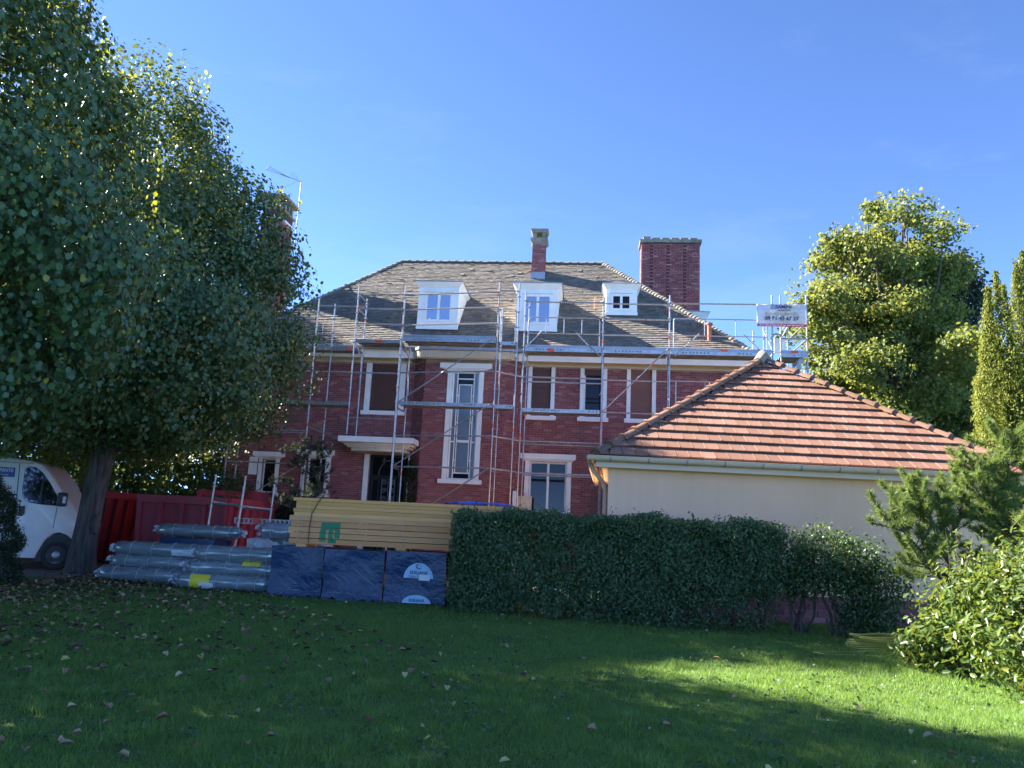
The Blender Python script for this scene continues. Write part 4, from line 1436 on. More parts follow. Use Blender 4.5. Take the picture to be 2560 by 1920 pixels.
# ------------------------------------------------------------------ wrapped tile pallets
def wrapped(loc, w, d, h, label, rotz=0., lab=False, seed=0, group='blue wrapped tile pallets', skirt=.05, fade=1.):
    t = thing('tile_pallet', label, 'pallet', loc, rotz, group)
    rr = random.Random(seed)
    # timber pallet
    m = MB()
    for x in (-w / 2 + .06, 0, w / 2 - .06):
        m.box(x - .05, x + .05, -d / 2, d / 2, .02, .1)
    m.box(-w / 2, w / 2, -d / 2, -d / 2 + .1, 0, .02).box(-w / 2, w / 2, d / 2 - .1, d / 2, 0, .02)
    for k in range(6):
        y = -d / 2 + k * (d - .1) / 5
        m.box(-w / 2, w / 2, y, y + .1, .1, .122)
    m.build('pallet_base', 'wood_dark', t)
    # stacked tiles inside the film
    m = MB()
    nx = 5
    nz = 3
    for i in range(nx):
        for j in range(nz):
            for s in range(9):
                x0 = -w / 2 + .02 + i * (w - .04) / nx
                hh = (h - .15) / nz
                z0 = .125 + j * hh + s * hh / 9
                o_ = rr.uniform(-.004, .004)
                m.box(x0 + .005, x0 + (w - .04) / nx - .005, -d / 2 + .03 + o_, d / 2 - .03 + o_, z0, z0 + hh / 9 - .004)
    m.build('stacked_tiles', 'slate', t, kind='stuff')
    # film
    n = 22
    V = []
    F = []
    per = []
    for k in range(n):
        per.append((-w / 2 + w * k / n, -d / 2))
    for k in range(n):
        per.append((w / 2, -d / 2 + d * k / n))
    for k in range(n):
        per.append((w / 2 - w * k / n, d / 2))
    for k in range(n):
        per.append((-w / 2, d / 2 - d * k / n))
    rows = 16
    N = len(per)
    for j in range(rows + 1):
        tz = j / rows
        z = .05 + (h - .05) * tz
        fl = 1 + skirt * max(0, .35 - tz) ** 1.3 * 2
        for k, (x, y) in enumerate(per):
            b = .010 * math.sin(k * .21 + seed) * math.sin(j * .33 + seed * 2) + rr.uniform(-.0015, .0015)
            zz = z + (rr.uniform(-.04, .02) if j == 0 else 0)
            V.append((x * fl * (1.012) + (b if abs(x) > w * .49 else 0) * (1 if x > 0 else -1), y * fl * 1.012 + (b if abs(y) > d * .49 else 0) * (1 if y > 0 else -1), zz))
    for j in range(rows):
        for k in range(N):
            l = (k + 1) % N
            F.append((j * N + k, j * N + l, (j + 1) * N + l, (j + 1) * N + k))
    F.append(tuple(rows * N + k for k in range(N)))
    MB().add(V, F).build('film', 'film_blue', t, True)
    # creases pulled tight over the front
    cr = MB()
    for k in range(10):
        x = rr.uniform(-.4, .35) * w
        z = rr.uniform(.3, .8) * h
        L = rr.uniform(.12, .4)
        cr.path([(x, -d / 2 - .022, z), (x + L * .5, -d / 2 - .026, z - L * .33), (min(x + L, w * .48), -d / 2 - .022, z - L * .7)], [.001, rr.uniform(.003, .008), .001], 5)
    for k in range(7):
        x = rr.uniform(-.45, .4) * w
        cr.path([(x, -d / 2 - .03, .12 + rr.uniform(0, .04)), (x + .06, -d / 2 - .036, .16), (x + .12, -d / 2 - .03, .13)], [.002, .008, .002], 5)
    cr.build('film_crease', 'film_clear', t, True)
    if lab:
        y = -d / 2 - .028
        q = MB()
        poly = [(.06 + .28 * math.cos(a), .50 + .28 * math.sin(a) * 1.0) for a in np.linspace(0, math.pi, 20)]
        q.prism(poly, y - .002, y, 'y')
        lb = q.build('round_label', 'blue_label', t)
        text('EDILIANS', .082, 'navy', lb, (.06, y - .004, .60), (R(90), 0, 0), thick=.001, bold=.002)
        text('Tuiles Ph', .06, 'navy', lb, (-.02, y - .004, .53), (R(90), 0, 0), thick=.001)
        sw = MB()
        for k in range(3):
            pts = [(.06 + (.035 + .008 * k) * math.cos(a), y - .005, .72 + (.035 + .008 * k) * math.sin(a)) for a in np.linspace(.3 + k, 4.5 + k, 10)]
            sw.path(pts, .003, 4)
        sw.build('emblem', 'navy', lb)
        MB().box(.07, .28, y - .0065, y - .0035, .465, .565).build('paper_sticker', 'paper', t)
        q = MB()
        poly = [(.06 + .27 * math.cos(a), .05 + .15 * math.sin(a)) for a in np.linspace(0, math.pi, 16)]
        q.prism(poly, y - .05, y - .046, 'y')
        lb2 = q.build('folded_label', 'blue_label', t)
        text('EDILIANS', .07, 'navy', lb2, (.06, y - .052, .10), (R(90), 0, 0), thick=.001, bold=.002, sx=1.)
    return t
wrapped((-3.98, 15.85, 0), 1.02, 1.0, .96, 'dark blue wrapped tile pallet beside the insulation rolls', R(-3), seed=1)
wrapped((-2.84, 15.6, 0), 1.13, 1.0, .955, 'dark blue wrapped tile pallet with long pale creases in its film', R(-1), seed=2)
wrapped((-1.62, 15.42, 0), 1.13, 1.0, .985, 'blue wrapped tile pallet with half-round pale blue label', R(-3), lab=True, seed=3)
wrapped((-.42, 15.55, 0), 1.1, 1.0, .97, 'blue wrapped tile pallet half hidden by the clipped hedge', R(-2), seed=4)
wrapped((-7.25, 18.5, 0), 1.3, .9, .93, 'blue wrapped pallet carrying a single clear-wrapped roll', R(-4), seed=5)

# ------------------------------------------------------------------ timber bundles
TY0 = 15.24
ti = thing('timber_bundle', 'lower bundle of tan sawn beams with green spray mark and white straps', 'timber', (-1.95, 15.7, .96), R(-1.0), 'timber bundles on the pallets')
tO = (-1.95, 15.7, .96)
def tbm():
    return MB(tO)
for x in (-3.95, -2.0, -.35):
    tbm().box(x - .1, x + .1, 15.3, 16.1, .965, 1.03).build('bearer', 'timber', ti)
zb = 1.03
LH = .109
for j in range(5):
    for k in range(6):
        y = TY0 + k * .155 + random.uniform(-.004, .004)
        x0 = -4.2 + random.uniform(-.02, .03) - (.02 * (4 - j) if k == 0 else 0) * 0
        tbm().box(x0, .2 + random.uniform(-.1, .1), y, y + .148, zb + j * LH, zb + j * LH + .096 + (.003 if j % 2 else 0)).build('beam', 'timber2', ti)
    if j < 4:
        for x in (-4.05, -2.72, -1.1, -.1):
            tbm().box(x, x + .05, TY0 + .003, TY0 + .9, zb + j * LH + .0995, zb + (j + 1) * LH - .0005).build('spacer_stick', 'timber2', ti)
zt = zb + 5 * LH - .018
for x, mt, w in ((-3.96, 'strap_w', .014), (-1.97, 'strap_w', .014)):
    tbm().beam((x, TY0 - .012, zb), (x + .01, TY0 - .012, zt), w, .003).build('strap', mt, ti)
sp_ = tbm()
for a, b, c, d in ((-3.57, -3.2, 1.30, 1.45), (-3.59, -3.47, 1.08, 1.302), (-3.42, -3.33, 1.06, 1.302), (-3.3, -3.2, 1.15, 1.302), (-3.36, -3.26, 1.06, 1.14)):
    for j in range(5):
        lo, hi = zb + j * LH + .001, zb + j * LH + .094
        lo, hi = max(lo, c), min(hi, d)
        if hi > lo:
            sp_.box(a, b, TY0 - .008, TY0 - .0055, lo, hi)
sp_.build('green_mark', 'green_ink', ti)
tu = thing('timber_bundle', 'upper bundle of yellow planks tied with one dark strap under a blue tarpaulin', 'timber', (-1.85, 15.7, zt), R(-.6), 'timber bundles on the pallets')
tO2 = (-1.85, 15.7, zt)
zz = zt + .003
hs = [.072, .07, .068, .075, .066]
for j, h in enumerate(hs):
    for k in range(4):
        y = TY0 + .02 + k * .225 + random.uniform(-.006, .006) + (.012 if j in (1, 3) else 0)
        x0 = -4.13 + random.uniform(-.03, .03) + (-.04 if j == 4 else 0)
        MB(tO2).box(x0, .30 + random.uniform(-.12, .18), y, y + .218, zz, zz + h - .004).build('plank', 'timber', tu)
    zz += h
MB(tO2).path([(-3.62, TY0 + .012, zz + .004), (-3.68, TY0 + .004, zz - .1), (-3.78, TY0 - .0, zt + .05), (-3.8, TY0 - .014, zt - .25), (-3.79, TY0 - .016, zb + .02)], .009, 6).build('strap', 'strap_b', tu)
for x in (-3.86, -2.05):
    MB(tO2).beam((x, TY0 + .006, zt), (x + .02, TY0 + .006, zz), .004, .002).build('thin_strap', 'strap_w', tu)
# tarpaulin
nx, ny = 22, 8
V = []
for j in range(ny + 1):
    for i in range(nx + 1):
        x = -1.25 + 1.45 * i / nx; y = TY0 + .12 + .75 * j / ny
        e = min(i, nx - i) / nx * 2
        V.append((x, y + .02 * math.sin(i * 1.7), zz + .012 + .075 * min(1, e * 3) * (.7 + .3 * math.sin(i * .6 + j)) * (.35 + .65 * min(1, j / 2)) + .012 * math.sin(i * 2.1 + j * 1.3)))
F = [(j * (nx + 1) + i, j * (nx + 1) + i + 1, (j + 1) * (nx + 1) + i + 1, (j + 1) * (nx + 1) + i) for j in range(ny) for i in range(nx)]
tp = MB((-.5, 15.7, zz)).add(V, F)
tarp = tp.build('tarpaulin', 'tarp', None, True)
tarp.location = (-.5, 15.7, zz)
tarp.modifiers.new('solid', 'SOLIDIFY').thickness = .004
tag(tarp, 'folded bright blue tarpaulin lying on the yellow planks', 'tarpaulin')

# ------------------------------------------------------------------ insulation rolls
def roll(loc, L, r, label, rotz=0., mat='roll', lab=None, seed=0, group='clear-wrapped insulation rolls'):
    t = thing('insulation_roll', label, 'roll', loc, rotz, group)
    rr = random.Random(seed)
    n, k = 20, 18
    def skin(rad, wr, ext):
        V = []
        prof = []
        for i in range(n + 1):
            s = i / n
            x = -L / 2 - ext + (L + 2 * ext) * s
            e = min(s, 1 - s)
            f = 1 if e > .06 else (.5 + .5 * math.sqrt(max(0, e / .06)))
            prof.append((x, f))
        for i, (x, f) in enumerate(prof):
            for j in range(k):
                a = 2 * math.pi * j / k
                q = rad * f * (1 + wr * rr.uniform(-1, 1) + .03 * math.sin(3 * a + i * .8 + seed) * (wr > .01))
                V.append((x, q * math.cos(a), max(r * .02, r * 1.0 + q * math.sin(a) * .96)))
        F = [(i * k + j, i * k + (j + 1) % k, (i + 1) * k + (j + 1) % k, (i + 1) * k + j) for i in range(n) for j in range(k)]
        F.append(tuple(range(k - 1, -1, -1))); F.append(tuple(n * k + j for j in range(k)))
        return MB().add(V, F)
    skin(r * .93, .012, -.02).build('core', mat, t, True)
    skin(r * 1.0, .03, .05).build('film', 'film_clear', t, True)
    for x in (-.32 * L, -.05 * L, .18 * L, .36 * L):
        x += rr.uniform(-.05, .05)
        MB().path([(x + .01 * math.sin(a), r * 1.015 * math.cos(a), r + r * .985 * math.sin(a)) for a in np.linspace(0, 2 * math.pi, 17)[:-1]], .005, 4, closed=True).build('film_band', 'film_bag', t, True)
    # bunched film ends
    for sx in (-1, 1):
        q = MB()
        for c in range(6):
            a = rr.uniform(0, 6.28)
            q.path([(sx * (L / 2 + .03), .6 * r * math.cos(a), r + .6 * r * math.sin(a)), (sx * (L / 2 + .07), .35 * r * math.cos(a), r + .4 * r * math.sin(a)), (sx * (L / 2 + .1), .6 * r * math.cos(a + .5), max(.03, r + .6 * r * math.sin(a + .5)))], [.02, .035, .008], 5)
        q.build('bunched_end', 'film_bag', t, True)
    if lab:
        for (x0, x1, a0, a1, mt) in lab:
            V = []
            m_ = 8
            for i in range(m_ + 1):
                a = R(a0 + (a1 - a0) * i / m_)
                for x in (x0, x1):
                    V.append((x, -r * 1.025 * math.cos(a), r + r * 1.0 * math.sin(a)))
            MB().add(V, [(2 * i, 2 * i + 1, 2 * i + 3, 2 * i + 2) for i in range(m_)]).build('product_label', mt, t)
    return t
roll((-7.62, 16.85, .004), 2.0, .172, 'grey insulation roll lying at the bottom by the tree trunk', R(-9), seed=1)
roll((-7.75, 17.25, .004), 2.0, .172, 'grey insulation roll on the ground behind the bottom front roll', R(-8), seed=2)
roll((-7.45, 17.02, .262), 2.0, .172, 'middle grey insulation roll of the stack by the tree trunk', R(-7), seed=3)
roll((-7.40, 17.0, .545), 2.0, .16, 'topmost insulation roll by the trunk with a pale paper label', R(-6), seed=4, lab=[(.35, .85, -40, 8, 'paper')])
roll((-5.62, 15.98, .004), 2.0, .172, 'bottom insulation roll with yellow label beside the blue pallets', R(-6), seed=5, lab=[(-.62, -.2, -50, 50, 'yellow'), (-.42, -.12, -55, -5, 'paper')])
roll((-5.55, 16.35, .004), 2.0, .172, 'insulation roll on the ground behind the yellow-labelled one', R(-6), seed=6)
roll((-5.5, 16.12, .268), 1.95, .172, 'middle insulation roll with narrow yellow tape beside the blue pallets', R(-5), seed=7, lab=[(.25, .62, 25, 62, 'yellow')])
roll((-5.42, 16.1, .55), 1.72, .172, 'topmost plain insulation roll beside the blue pallets', R(-4), seed=8)
roll((-7.15, 18.45, .937), 2.0, .16, 'insulation roll lying alone on a blue pallet before the red skip', R(-4), seed=9)
roll((-4.62, 17.0, 1.02), 1.35, .19, 'bright silver foil roll resting on wrapped sacks beside the planks', R(-4), 'roll_s', seed=10)

# wrapped sacks under the silver roll
def sack(loc, sx, sy, sz, label, mat, seed):
    rr = np.random.default_rng(seed)
    bm = bmesh.new()
    bmesh.ops.create_icosphere(bm, subdivisions=4, radius=1.)
    ph = rr.uniform(0, 6, 9)
    for v in bm.verts:
        c = v.co.copy()
        m = max(abs(c.x), abs(c.y), abs(c.z))
        c = c.lerp(c / m, .45)
        w = 1 + .10 * math.sin(4 * c.x + ph[0]) * math.sin(5 * c.y + ph[1]) + .06 * math.sin(11 * c.z + 7 * c.x + ph[2]) + .05 * math.sin(17 * c.x + 9 * c.y + ph[3])
        v.co = Vector((c.x * sx * w, c.y * sy * w, sz + max(-.985, c.z * w) * sz))
    me = bpy.data.meshes.new('sack')
    bm.to_mesh(me); bm.free()
    o = link('wrapped_sack', me, mat)
    o.location = loc
    tag(o, label, 'sack', 'wrapped sacks behind the pallets')
    # film draped over
    film = link('film', me.copy(), None, o)
    film.data.materials.clear(); film.data.materials.append(M['film_bag'])
    film.scale = (1.06, 1.05, 1.05)
    return o
sack((-5.05, 17.3, 0), .55, .4, .52, 'brown cardboard sack under crumpled clear film beside the rolls', 'cardboard', 3)
sack((-4.3, 17.3, 0), .5, .45, .51, 'grey sack under crumpled clear film behind the blue pallets', 'roll', 5)

# ------------------------------------------------------------------ loose scaffold posts
lo = thing('loose_scaffold_bay', 'low unfinished scaffold bay of four bare posts beside the red skip', 'scaffold', (-6.75, 20.0, 0), R(-3))
def lb_():
    return MB()
def post(x, y, z1, lean):
    m = MB().tube((x, y, 0), (x + lean, y, z1), .0242, 8)
    z = .7
    while z < z1:
        m.tube((x + lean * z / z1, y, z - .005), (x + lean * z / z1, y, z + .005), .06, 8)
        z += .5
    m.box(x - .07, x + .07, y - .07, y + .07, 0, .01)
    return m.build('standard', 'steel', lo, True)
post(-.75, -.3, 2.48, .10); post(-.30, .5, 2.4, .10); post(.0, -.3, 2.5, .12); post(.52, .5, 2.35, .08)
for p, q in (((-.68, -.3, 1.78), (.09, -.3, 1.76)), ((-.23, .5, 1.7), (.58, .5, 1.68)), ((-.68, -.3, 1.82), (-.23, .5, 1.74)), ((.09, -.3, 1.74), (.58, .5, 1.7))):
    MB().tube(p, q, .0242, 8).build('ledger', 'steel', lo, True)
q = MB().box(-.4, 2.2, .55, .58, 1.30, 1.33).box(-.4, 2.2, .55, .58, 1.42, 1.45)
for k in range(22):
    x = -.4 + k * .12
    q.box(x, x + .055, .552, .578, 1.33, 1.42)
bmq = q.build('slotted_edge_beam', 'steel', lo)
MB().box(.1, .3, .545, .549, 1.31, 1.44).build('paint_mark', 'red_mark', bmq)

# ------------------------------------------------------------------ skips
def skip(loc, rotz, L, W, H, mat, label, back=.3, ribs=4, name='rubbish_skip'):
    t = thing(name, label, 'skip', loc, rotz, 'red skips')
    wl = .04
    ins = .12
    def wall(p, q, h, nm):
        m = MB()
        p = Vector(p); q = Vector(q)
        d = (q - p).normalized(); nn = Vector((d.y, -d.x, 0))
        b0, b1 = p - nn * ins, q - nn * ins
        m.hexa([b0 + Vector((0, 0, .12)), b1 + Vector((0, 0, .12)), b1 - nn * wl + Vector((0, 0, .12)), b0 - nn * wl + Vector((0, 0, .12))],
               [p + Vector((0, 0, h)), q + Vector((0, 0, h)), q - nn * wl + Vector((0, 0, h)), p - nn * wl + Vector((0, 0, h))])
        o = m.build(nm, mat, t)
        n = max(2, round((q - p).length / .58))
        for k in range(n + 1):
            s = k / n
            a = p.lerp(q, min(max(s, .02), .98)); b = b0.lerp(b1, min(max(s, .02), .98))
            MB().beam(b + nn * .03 + Vector((0, 0, .12)), a + nn * .03 + Vector((0, 0, h - .16)), .11, .13, nn).build('rib', mat, o)
        MB().beam(p + nn * .03 + Vector((0, 0, h - .10)), q + nn * .03 + Vector((0, 0, h - .10)), .2, .16, nn).build('rim_beam', mat, o)
        return o
    a, b, c, d = (-W / 2, -L / 2, 0), (W / 2, -L / 2, 0), (W / 2, L / 2, 0), (-W / 2, L / 2, 0)
    wall(a, b, H, 'end_wall'); wall(b, c, H, 'side_wall'); wall(c, d, H + back, 'end_wall'); wall(d, a, H, 'side_wall')
    MB().box(-W / 2 + ins + .04, W / 2 - ins - .04, -L / 2 + ins + .04, L / 2 - ins - .04, .12, .18).build('floor', mat, t)
    for x in (-W / 2 + .4, W / 2 - .4):
        MB().box(x - .06, x + .06, -L / 2 + .2, L / 2 - .2, 0, .12).build('skid', mat, t)
    return t
skip((-8.55, 22.6, 0), R(-3), 3.4, 2.4, 1.95, 'skip', 'crimson ribbed skip standing behind the clear-wrapped rolls', .3)
skip((-12.2, 23.6, 0), R(88), 2.4, 5.2, 2.0, 'skip_d', 'dark red skip standing behind the tree trunk and van', .0)

# ------------------------------------------------------------------ van
VY = 19.2
van = thing('delivery_van', 'white panel van with blue roofing sign parked behind the tree trunk', 'van', (-13.1, 19.68, 0), R(14))
vO = (-13.0, VY + 1.0, 0)
prof = [(-16.1, .30), (-11.40, .27), (-11.34, .45), (-11.22, .72), (-11.02, .88), (-10.85, .90), (-10.68, .84), (-10.56, .74), (-10.50, .86), (-10.49, 1.12), (-10.62, 1.38), (-10.84, 1.68), (-10.98, 1.82), (-11.30, 2.24), (-11.56, 2.52), (-11.8, 2.60), (-12.3, 2.66), (-16.0, 2.68), (-16.12, 2.5)]
cx_, cz_ = -13.3, 1.3
def van_ring(y, sx):
    out = []
    for x, z in prof:
        hx = x + (-.0 if x < -12 else -sx * .14 * (1 if z < 1.9 else .5))
        hz = z - (sx * .10 if z > 2 else 0) + (0)
        out.append((hx, y, hz))
    return out
ys = [(-1.0, .55), (-.985, .2), (-.94, .05), (-.8, 0), (.8, 0), (.94, .05), (.985, .2), (1.0, .55)]
m = MB()
V = []
n = len(prof)
for y, s in ys:
    tz = 0
    ring = []
    for x, _y, z in van_ring(0, s):
        t_ = max(0, (z - 1.5)) * .075      # sides lean in above the waist
        yy = y * (1.0) - math.copysign(t_, y)
        ring.append((x + 13.0, yy, z))
    V += ring
F = [(i * n + k, i * n + (k + 1) % n, (i + 1) * n + (k + 1) % n, (i + 1) * n + k) for i in range(len(ys) - 1) for k in range(n)]
F.append(tuple(range(n - 1, -1, -1))); F.append(tuple((len(ys) - 1) * n + k for k in range(n)))
m.add(V, F)
body = m.build('body', 'van', van, True)
body.data.set_sharp_from_angle(angle=R(55))
side = lambda z: -1.0 + max(0, z - 1.5) * .075
def side_panel(poly, mat, name, par, out=.004, th=.01):
    """thin panel following the van's leaning near side; poly in world x, z"""
    n = len(poly)
    V = [(x + 13.0, side(z) - out, z) for x, z in poly] + [(x + 13.0, side(z) - out + th, z) for x, z in poly]
    F = [tuple(range(n)), tuple(range(2 * n - 1, n - 1, -1))] + [(i, n + i, n + (i + 1) % n, (i + 1) % n) for i in range(n)]
    return MB().add(V, F).build(name, mat, par)
win = [(-11.93, 2.38), (-11.86, 2.45), (-11.70, 2.44), (-11.52, 2.32), (-11.30, 2.05), (-11.12, 1.78), (-11.03, 1.58), (-11.06, 1.53), (-11.45, 1.545), (-11.70, 1.58), (-11.84, 1.68), (-11.90, 1.85)]
side_panel(win, 'van_glass', 'side_window', van, .006)
side_panel([(-11.5, 2.28), (-11.47, 2.26), (-11.45, 1.56), (-11.5, 1.56)], 'black_plastic', 'window_divider', van, .010)
for a in ([(-12.07, 2.52), (-12.055, 2.52), (-11.97, 1.5), (-11.985, 1.5)], [(-11.985, 1.5), (-11.97, 1.5), (-11.95, .5), (-11.965, .5)], [(-16, 2.575), (-11.75, 2.53), (-11.75, 2.52), (-16, 2.563)], [(-11.08, 1.5), (-11.07, 1.5), (-11.09, 1.0), (-11.10, 1.0)]):
    side_panel(a, 'black_plastic', 'panel_gap', van, .002, .006)
side_panel([(-11.88, 1.48), (-11.78, 1.5), (-11.77, 1.3), (-11.82, 1.24), (-11.9, 1.26)], 'black_plastic', 'door_handle', van, .02, .03)
side_panel([(-12.6, .62), (-11.62, .62), (-11.70, .42), (-11.8, .4), (-12.6, .4)], 'black_plastic', 'rubbing_strip', van, .012, .02)
sg = side_panel([(-13.75, 2.40), (-12.14, 2.40), (-12.12, 2.17), (-13.75, 2.17)], 'sign_blue', 'blue_sign', van, .006)
la = math.atan(.075)
text('ENT - CHARPENTE', .105, 'paper', sg, (-13 + 13.0 + .83, side(2.32) - .012, 2.325), (R(90) - la, 0, 0), align='RIGHT', bold=.002)
text('couverture de toitures', .07, 'paper', sg, (.74, side(2.22) - .011, 2.222), (R(90) - la, 0, 0), align='RIGHT')
text('37 15', .115, 'sign_red', van, (.87, side(1.9) - .008, 1.91), (R(90) - la, 0, 0), align='RIGHT', bold=.002)
def wheel(x, y, name='wheel', s=-1):
    r, w = .355, .22
    t = MB()
    pr = [(.21, -w / 2 + .01), (.25, -w / 2), (.33, -w / 2 + .01), (r, -w / 2 + .05), (r, w / 2 - .05), (.33, w / 2), (.21, w / 2 - .01)]
    k = 28
    V = [(q * math.cos(2 * math.pi * i / k), yy, .355 + q * math.sin(2 * math.pi * i / k)) for i in range(k) for q, yy in pr]
    p_ = len(pr)
    F = [(i * p_ + j, i * p_ + (j + 1) % p_, ((i + 1) % k) * p_ + (j + 1) % p_, ((i + 1) % k) * p_ + j) for i in range(k) for j in range(p_)]
    o = t.add(V, F).build(name, 'tyre', van, True)
    o.location = (x + 13.0, y, 0)
    rm = MB()
    rings = [(.21, -.10), (.195, -.07), (.175, -.055), (.11, -.075), (.085, -.10), (.045, -.105)]
    V = [(q * math.cos(2 * math.pi * i / k), s * -yy if False else yy, .355 + q * math.sin(2 * math.pi * i / k)) for q, yy in rings for i in range(k)]
    F = [(j * k + i, j * k + (i + 1) % k, (j + 1) * k + (i + 1) % k, (j + 1) * k + i) for j in range(len(rings) - 1) for i in range(k)]
    F.append(tuple((len(rings) - 1) * k + i for i in range(k)))
    rim = rm.add(V, F).build('rim', 'rim', o, True)
    for i in range(5):
        a = 2 * math.pi * i / 5 + .3
        MB().tube((.15 * math.cos(a), -.085, .355 + .15 * math.sin(a)), (.15 * math.cos(a), -.055, .355 + .15 * math.sin(a)), .024, 8).build('rim_hole', 'tyre', rim)
    if s > 0:
        o.rotation_euler = (0, 0, math.pi)
    return o
wheel(-10.96, -.86); wheel(-10.96, .86, s=1); wheel(-15.0, -.86); wheel(-15.0, .86, s=1)
# wheel arch, underbody, bumper
ar = MB()
ar.prism([(-11.42 + 13, .2), (-11.36 + 13, .5), (-11.2 + 13, .74), (-11.0 + 13, .86), (-10.8 + 13, .86), (-10.66 + 13, .78), (-10.6 + 13, .2)], -.955, -.7, 'y')
ar.build('wheel_arch', 'black_plastic', van)
MB().box(-2.9, 2.3, -.72, .9, .3, .5).build('underbody', 'black_plastic', van)
bp = MB()
bp.hexa([(2.32, -.93, .28), (2.42, -.8, .28), (2.42, .8, .28), (2.32, .93, .28)], [(2.42, -.96, .82), (2.56, -.72, .86), (2.56, .72, .86), (2.42, .96, .82)])
bp.build('bumper', 'black_plastic', van, bevel=.02)
mr = MB().box(1.95, 2.14, -1.22, -1.0, 1.52, 1.86)
mirror = mr.build('wing_mirror', 'black_plastic', van, bevel=.04)
MB().beam((2.02, -1.05, 1.6), (1.98, -.9, 1.56), .06, .06).build('mirror_arm', 'black_plastic', van)
MB().box(2.085, 2.15, -1.226, -1.2, 1.6, 1.76).build('indicator_lens', 'paper', mirror)

# ------------------------------------------------------------------ garden hose
hs_ = MB()
pts = []
for k in range(120):
    a = k * .42
    rad = .34 + .05 * math.sin(k * .9) + .03 * random.random()
    pts.append((5.62 + rad * 1.35 * math.cos(a), 11.75 + rad * .75 * math.sin(a), .02 + .0016 * k + .012 * math.sin(k * 1.3)))
hs_.path(pts, .0135, 6)
hs_.path([(5.35, 11.45, .03), (5.0, 11.25, .02), (4.5, 11.15, .018), (4.32, 11.05, .018), (4.42, 10.92, .018), (5.0, 10.95, .018), (5.5, 10.9, .02), (5.9, 11.0, .03)], .0135, 6)
ho = hs_.build('garden_hose', 'hose', None, True)
tag(ho, 'coil of dull yellow garden hose on the grass beside the glossy shrub', 'hose')

# small pieces by the house wall
pn = thing('spare_window_leaf', 'pale wooden window leaf leaning by the french window', 'window', HW(.35, -.32, 0), HYAW)
MB().box(.05, .5, -.05, .0, 1.9, 2.55).box(.05, .1, -.05, .0, 0, 1.9).box(.45, .5, -.05, .0, 0, 1.9).build('frame', 'cream', pn)
MB().box(.1, .45, -.03, -.02, .3, 1.9).build('pane', 'glass', pn)
MB().box(-.12, .02, -.06, .04, 0, 2.7).build('post', 'white', pn)

# ------------------------------------------------------------------ trees
def limb_path(p, q, r0, r1, n=6, wob=.12, sag=0.):
    p = Vector(p); q = Vector(q)
    L = (q - p).length
    pts, rs = [], []
    for i in range(n):
        t = i / (n - 1)
        w = math.sin(math.pi * t) * wob * L
        pts.append(p.lerp(q, t) + Vector((random.uniform(-1, 1), random.uniform(-1, 1), random.uniform(-.5, 1))) * w * .35 + Vector((0, 0, math.sin(math.pi * t) * sag * L)))
        rs.append(r0 + (r1 - r0) * t)
    return pts, rs

def super_crown(n_cl, per, rad, zmin, leaf, cr=.42):
    """leaf clusters in the skin of a crown centred at the origin: tapering top, boxy foot"""
    d = sphere_dirs(n_cl)
    ex = np.where(d[:, 2:3] > 0, 1.75, 2.8)
    rz = np.where(d[:, 2] > 0, rad[2], rad[3])
    e = (np.abs(d) ** ex).sum(1, keepdims=True) ** (-1 / ex)
    lump = 1 + .05 * np.sin(d[:, :1] * 5 + 1) + .05 * np.sin(d[:, 1:2] * 6 + d[:, 2:3] * 4) + .03 * rng.normal(size=(n_cl, 1))
    depth = np.where(rng.random((n_cl, 1)) < .62, rng.uniform(.88, 1.0, (n_cl, 1)), rng.uniform(.45, .88, (n_cl, 1)))
    c = d * e * lump * depth * np.stack([np.full(n_cl, rad[0]), np.full(n_cl, rad[1]), rz], 1)
    c[:, 2] = np.maximum(c[:, 2], zmin + rng.uniform(0, .5, n_cl))
    k = np.repeat(c, per, 0)
    off = rng.normal(size=k.shape)
    off = off / np.maximum(1, np.linalg.norm(off, axis=1, keepdims=True) / 1.8) * cr * np.array([[1, 1, .75]])
    P = k + off
    N = unit(np.repeat(d, per, 0) * .7 + unit(off) * .6 + np.array([[0, 0, .15]]))
    return leaves(P, N, leaf, .92, .9, .10, .45), c

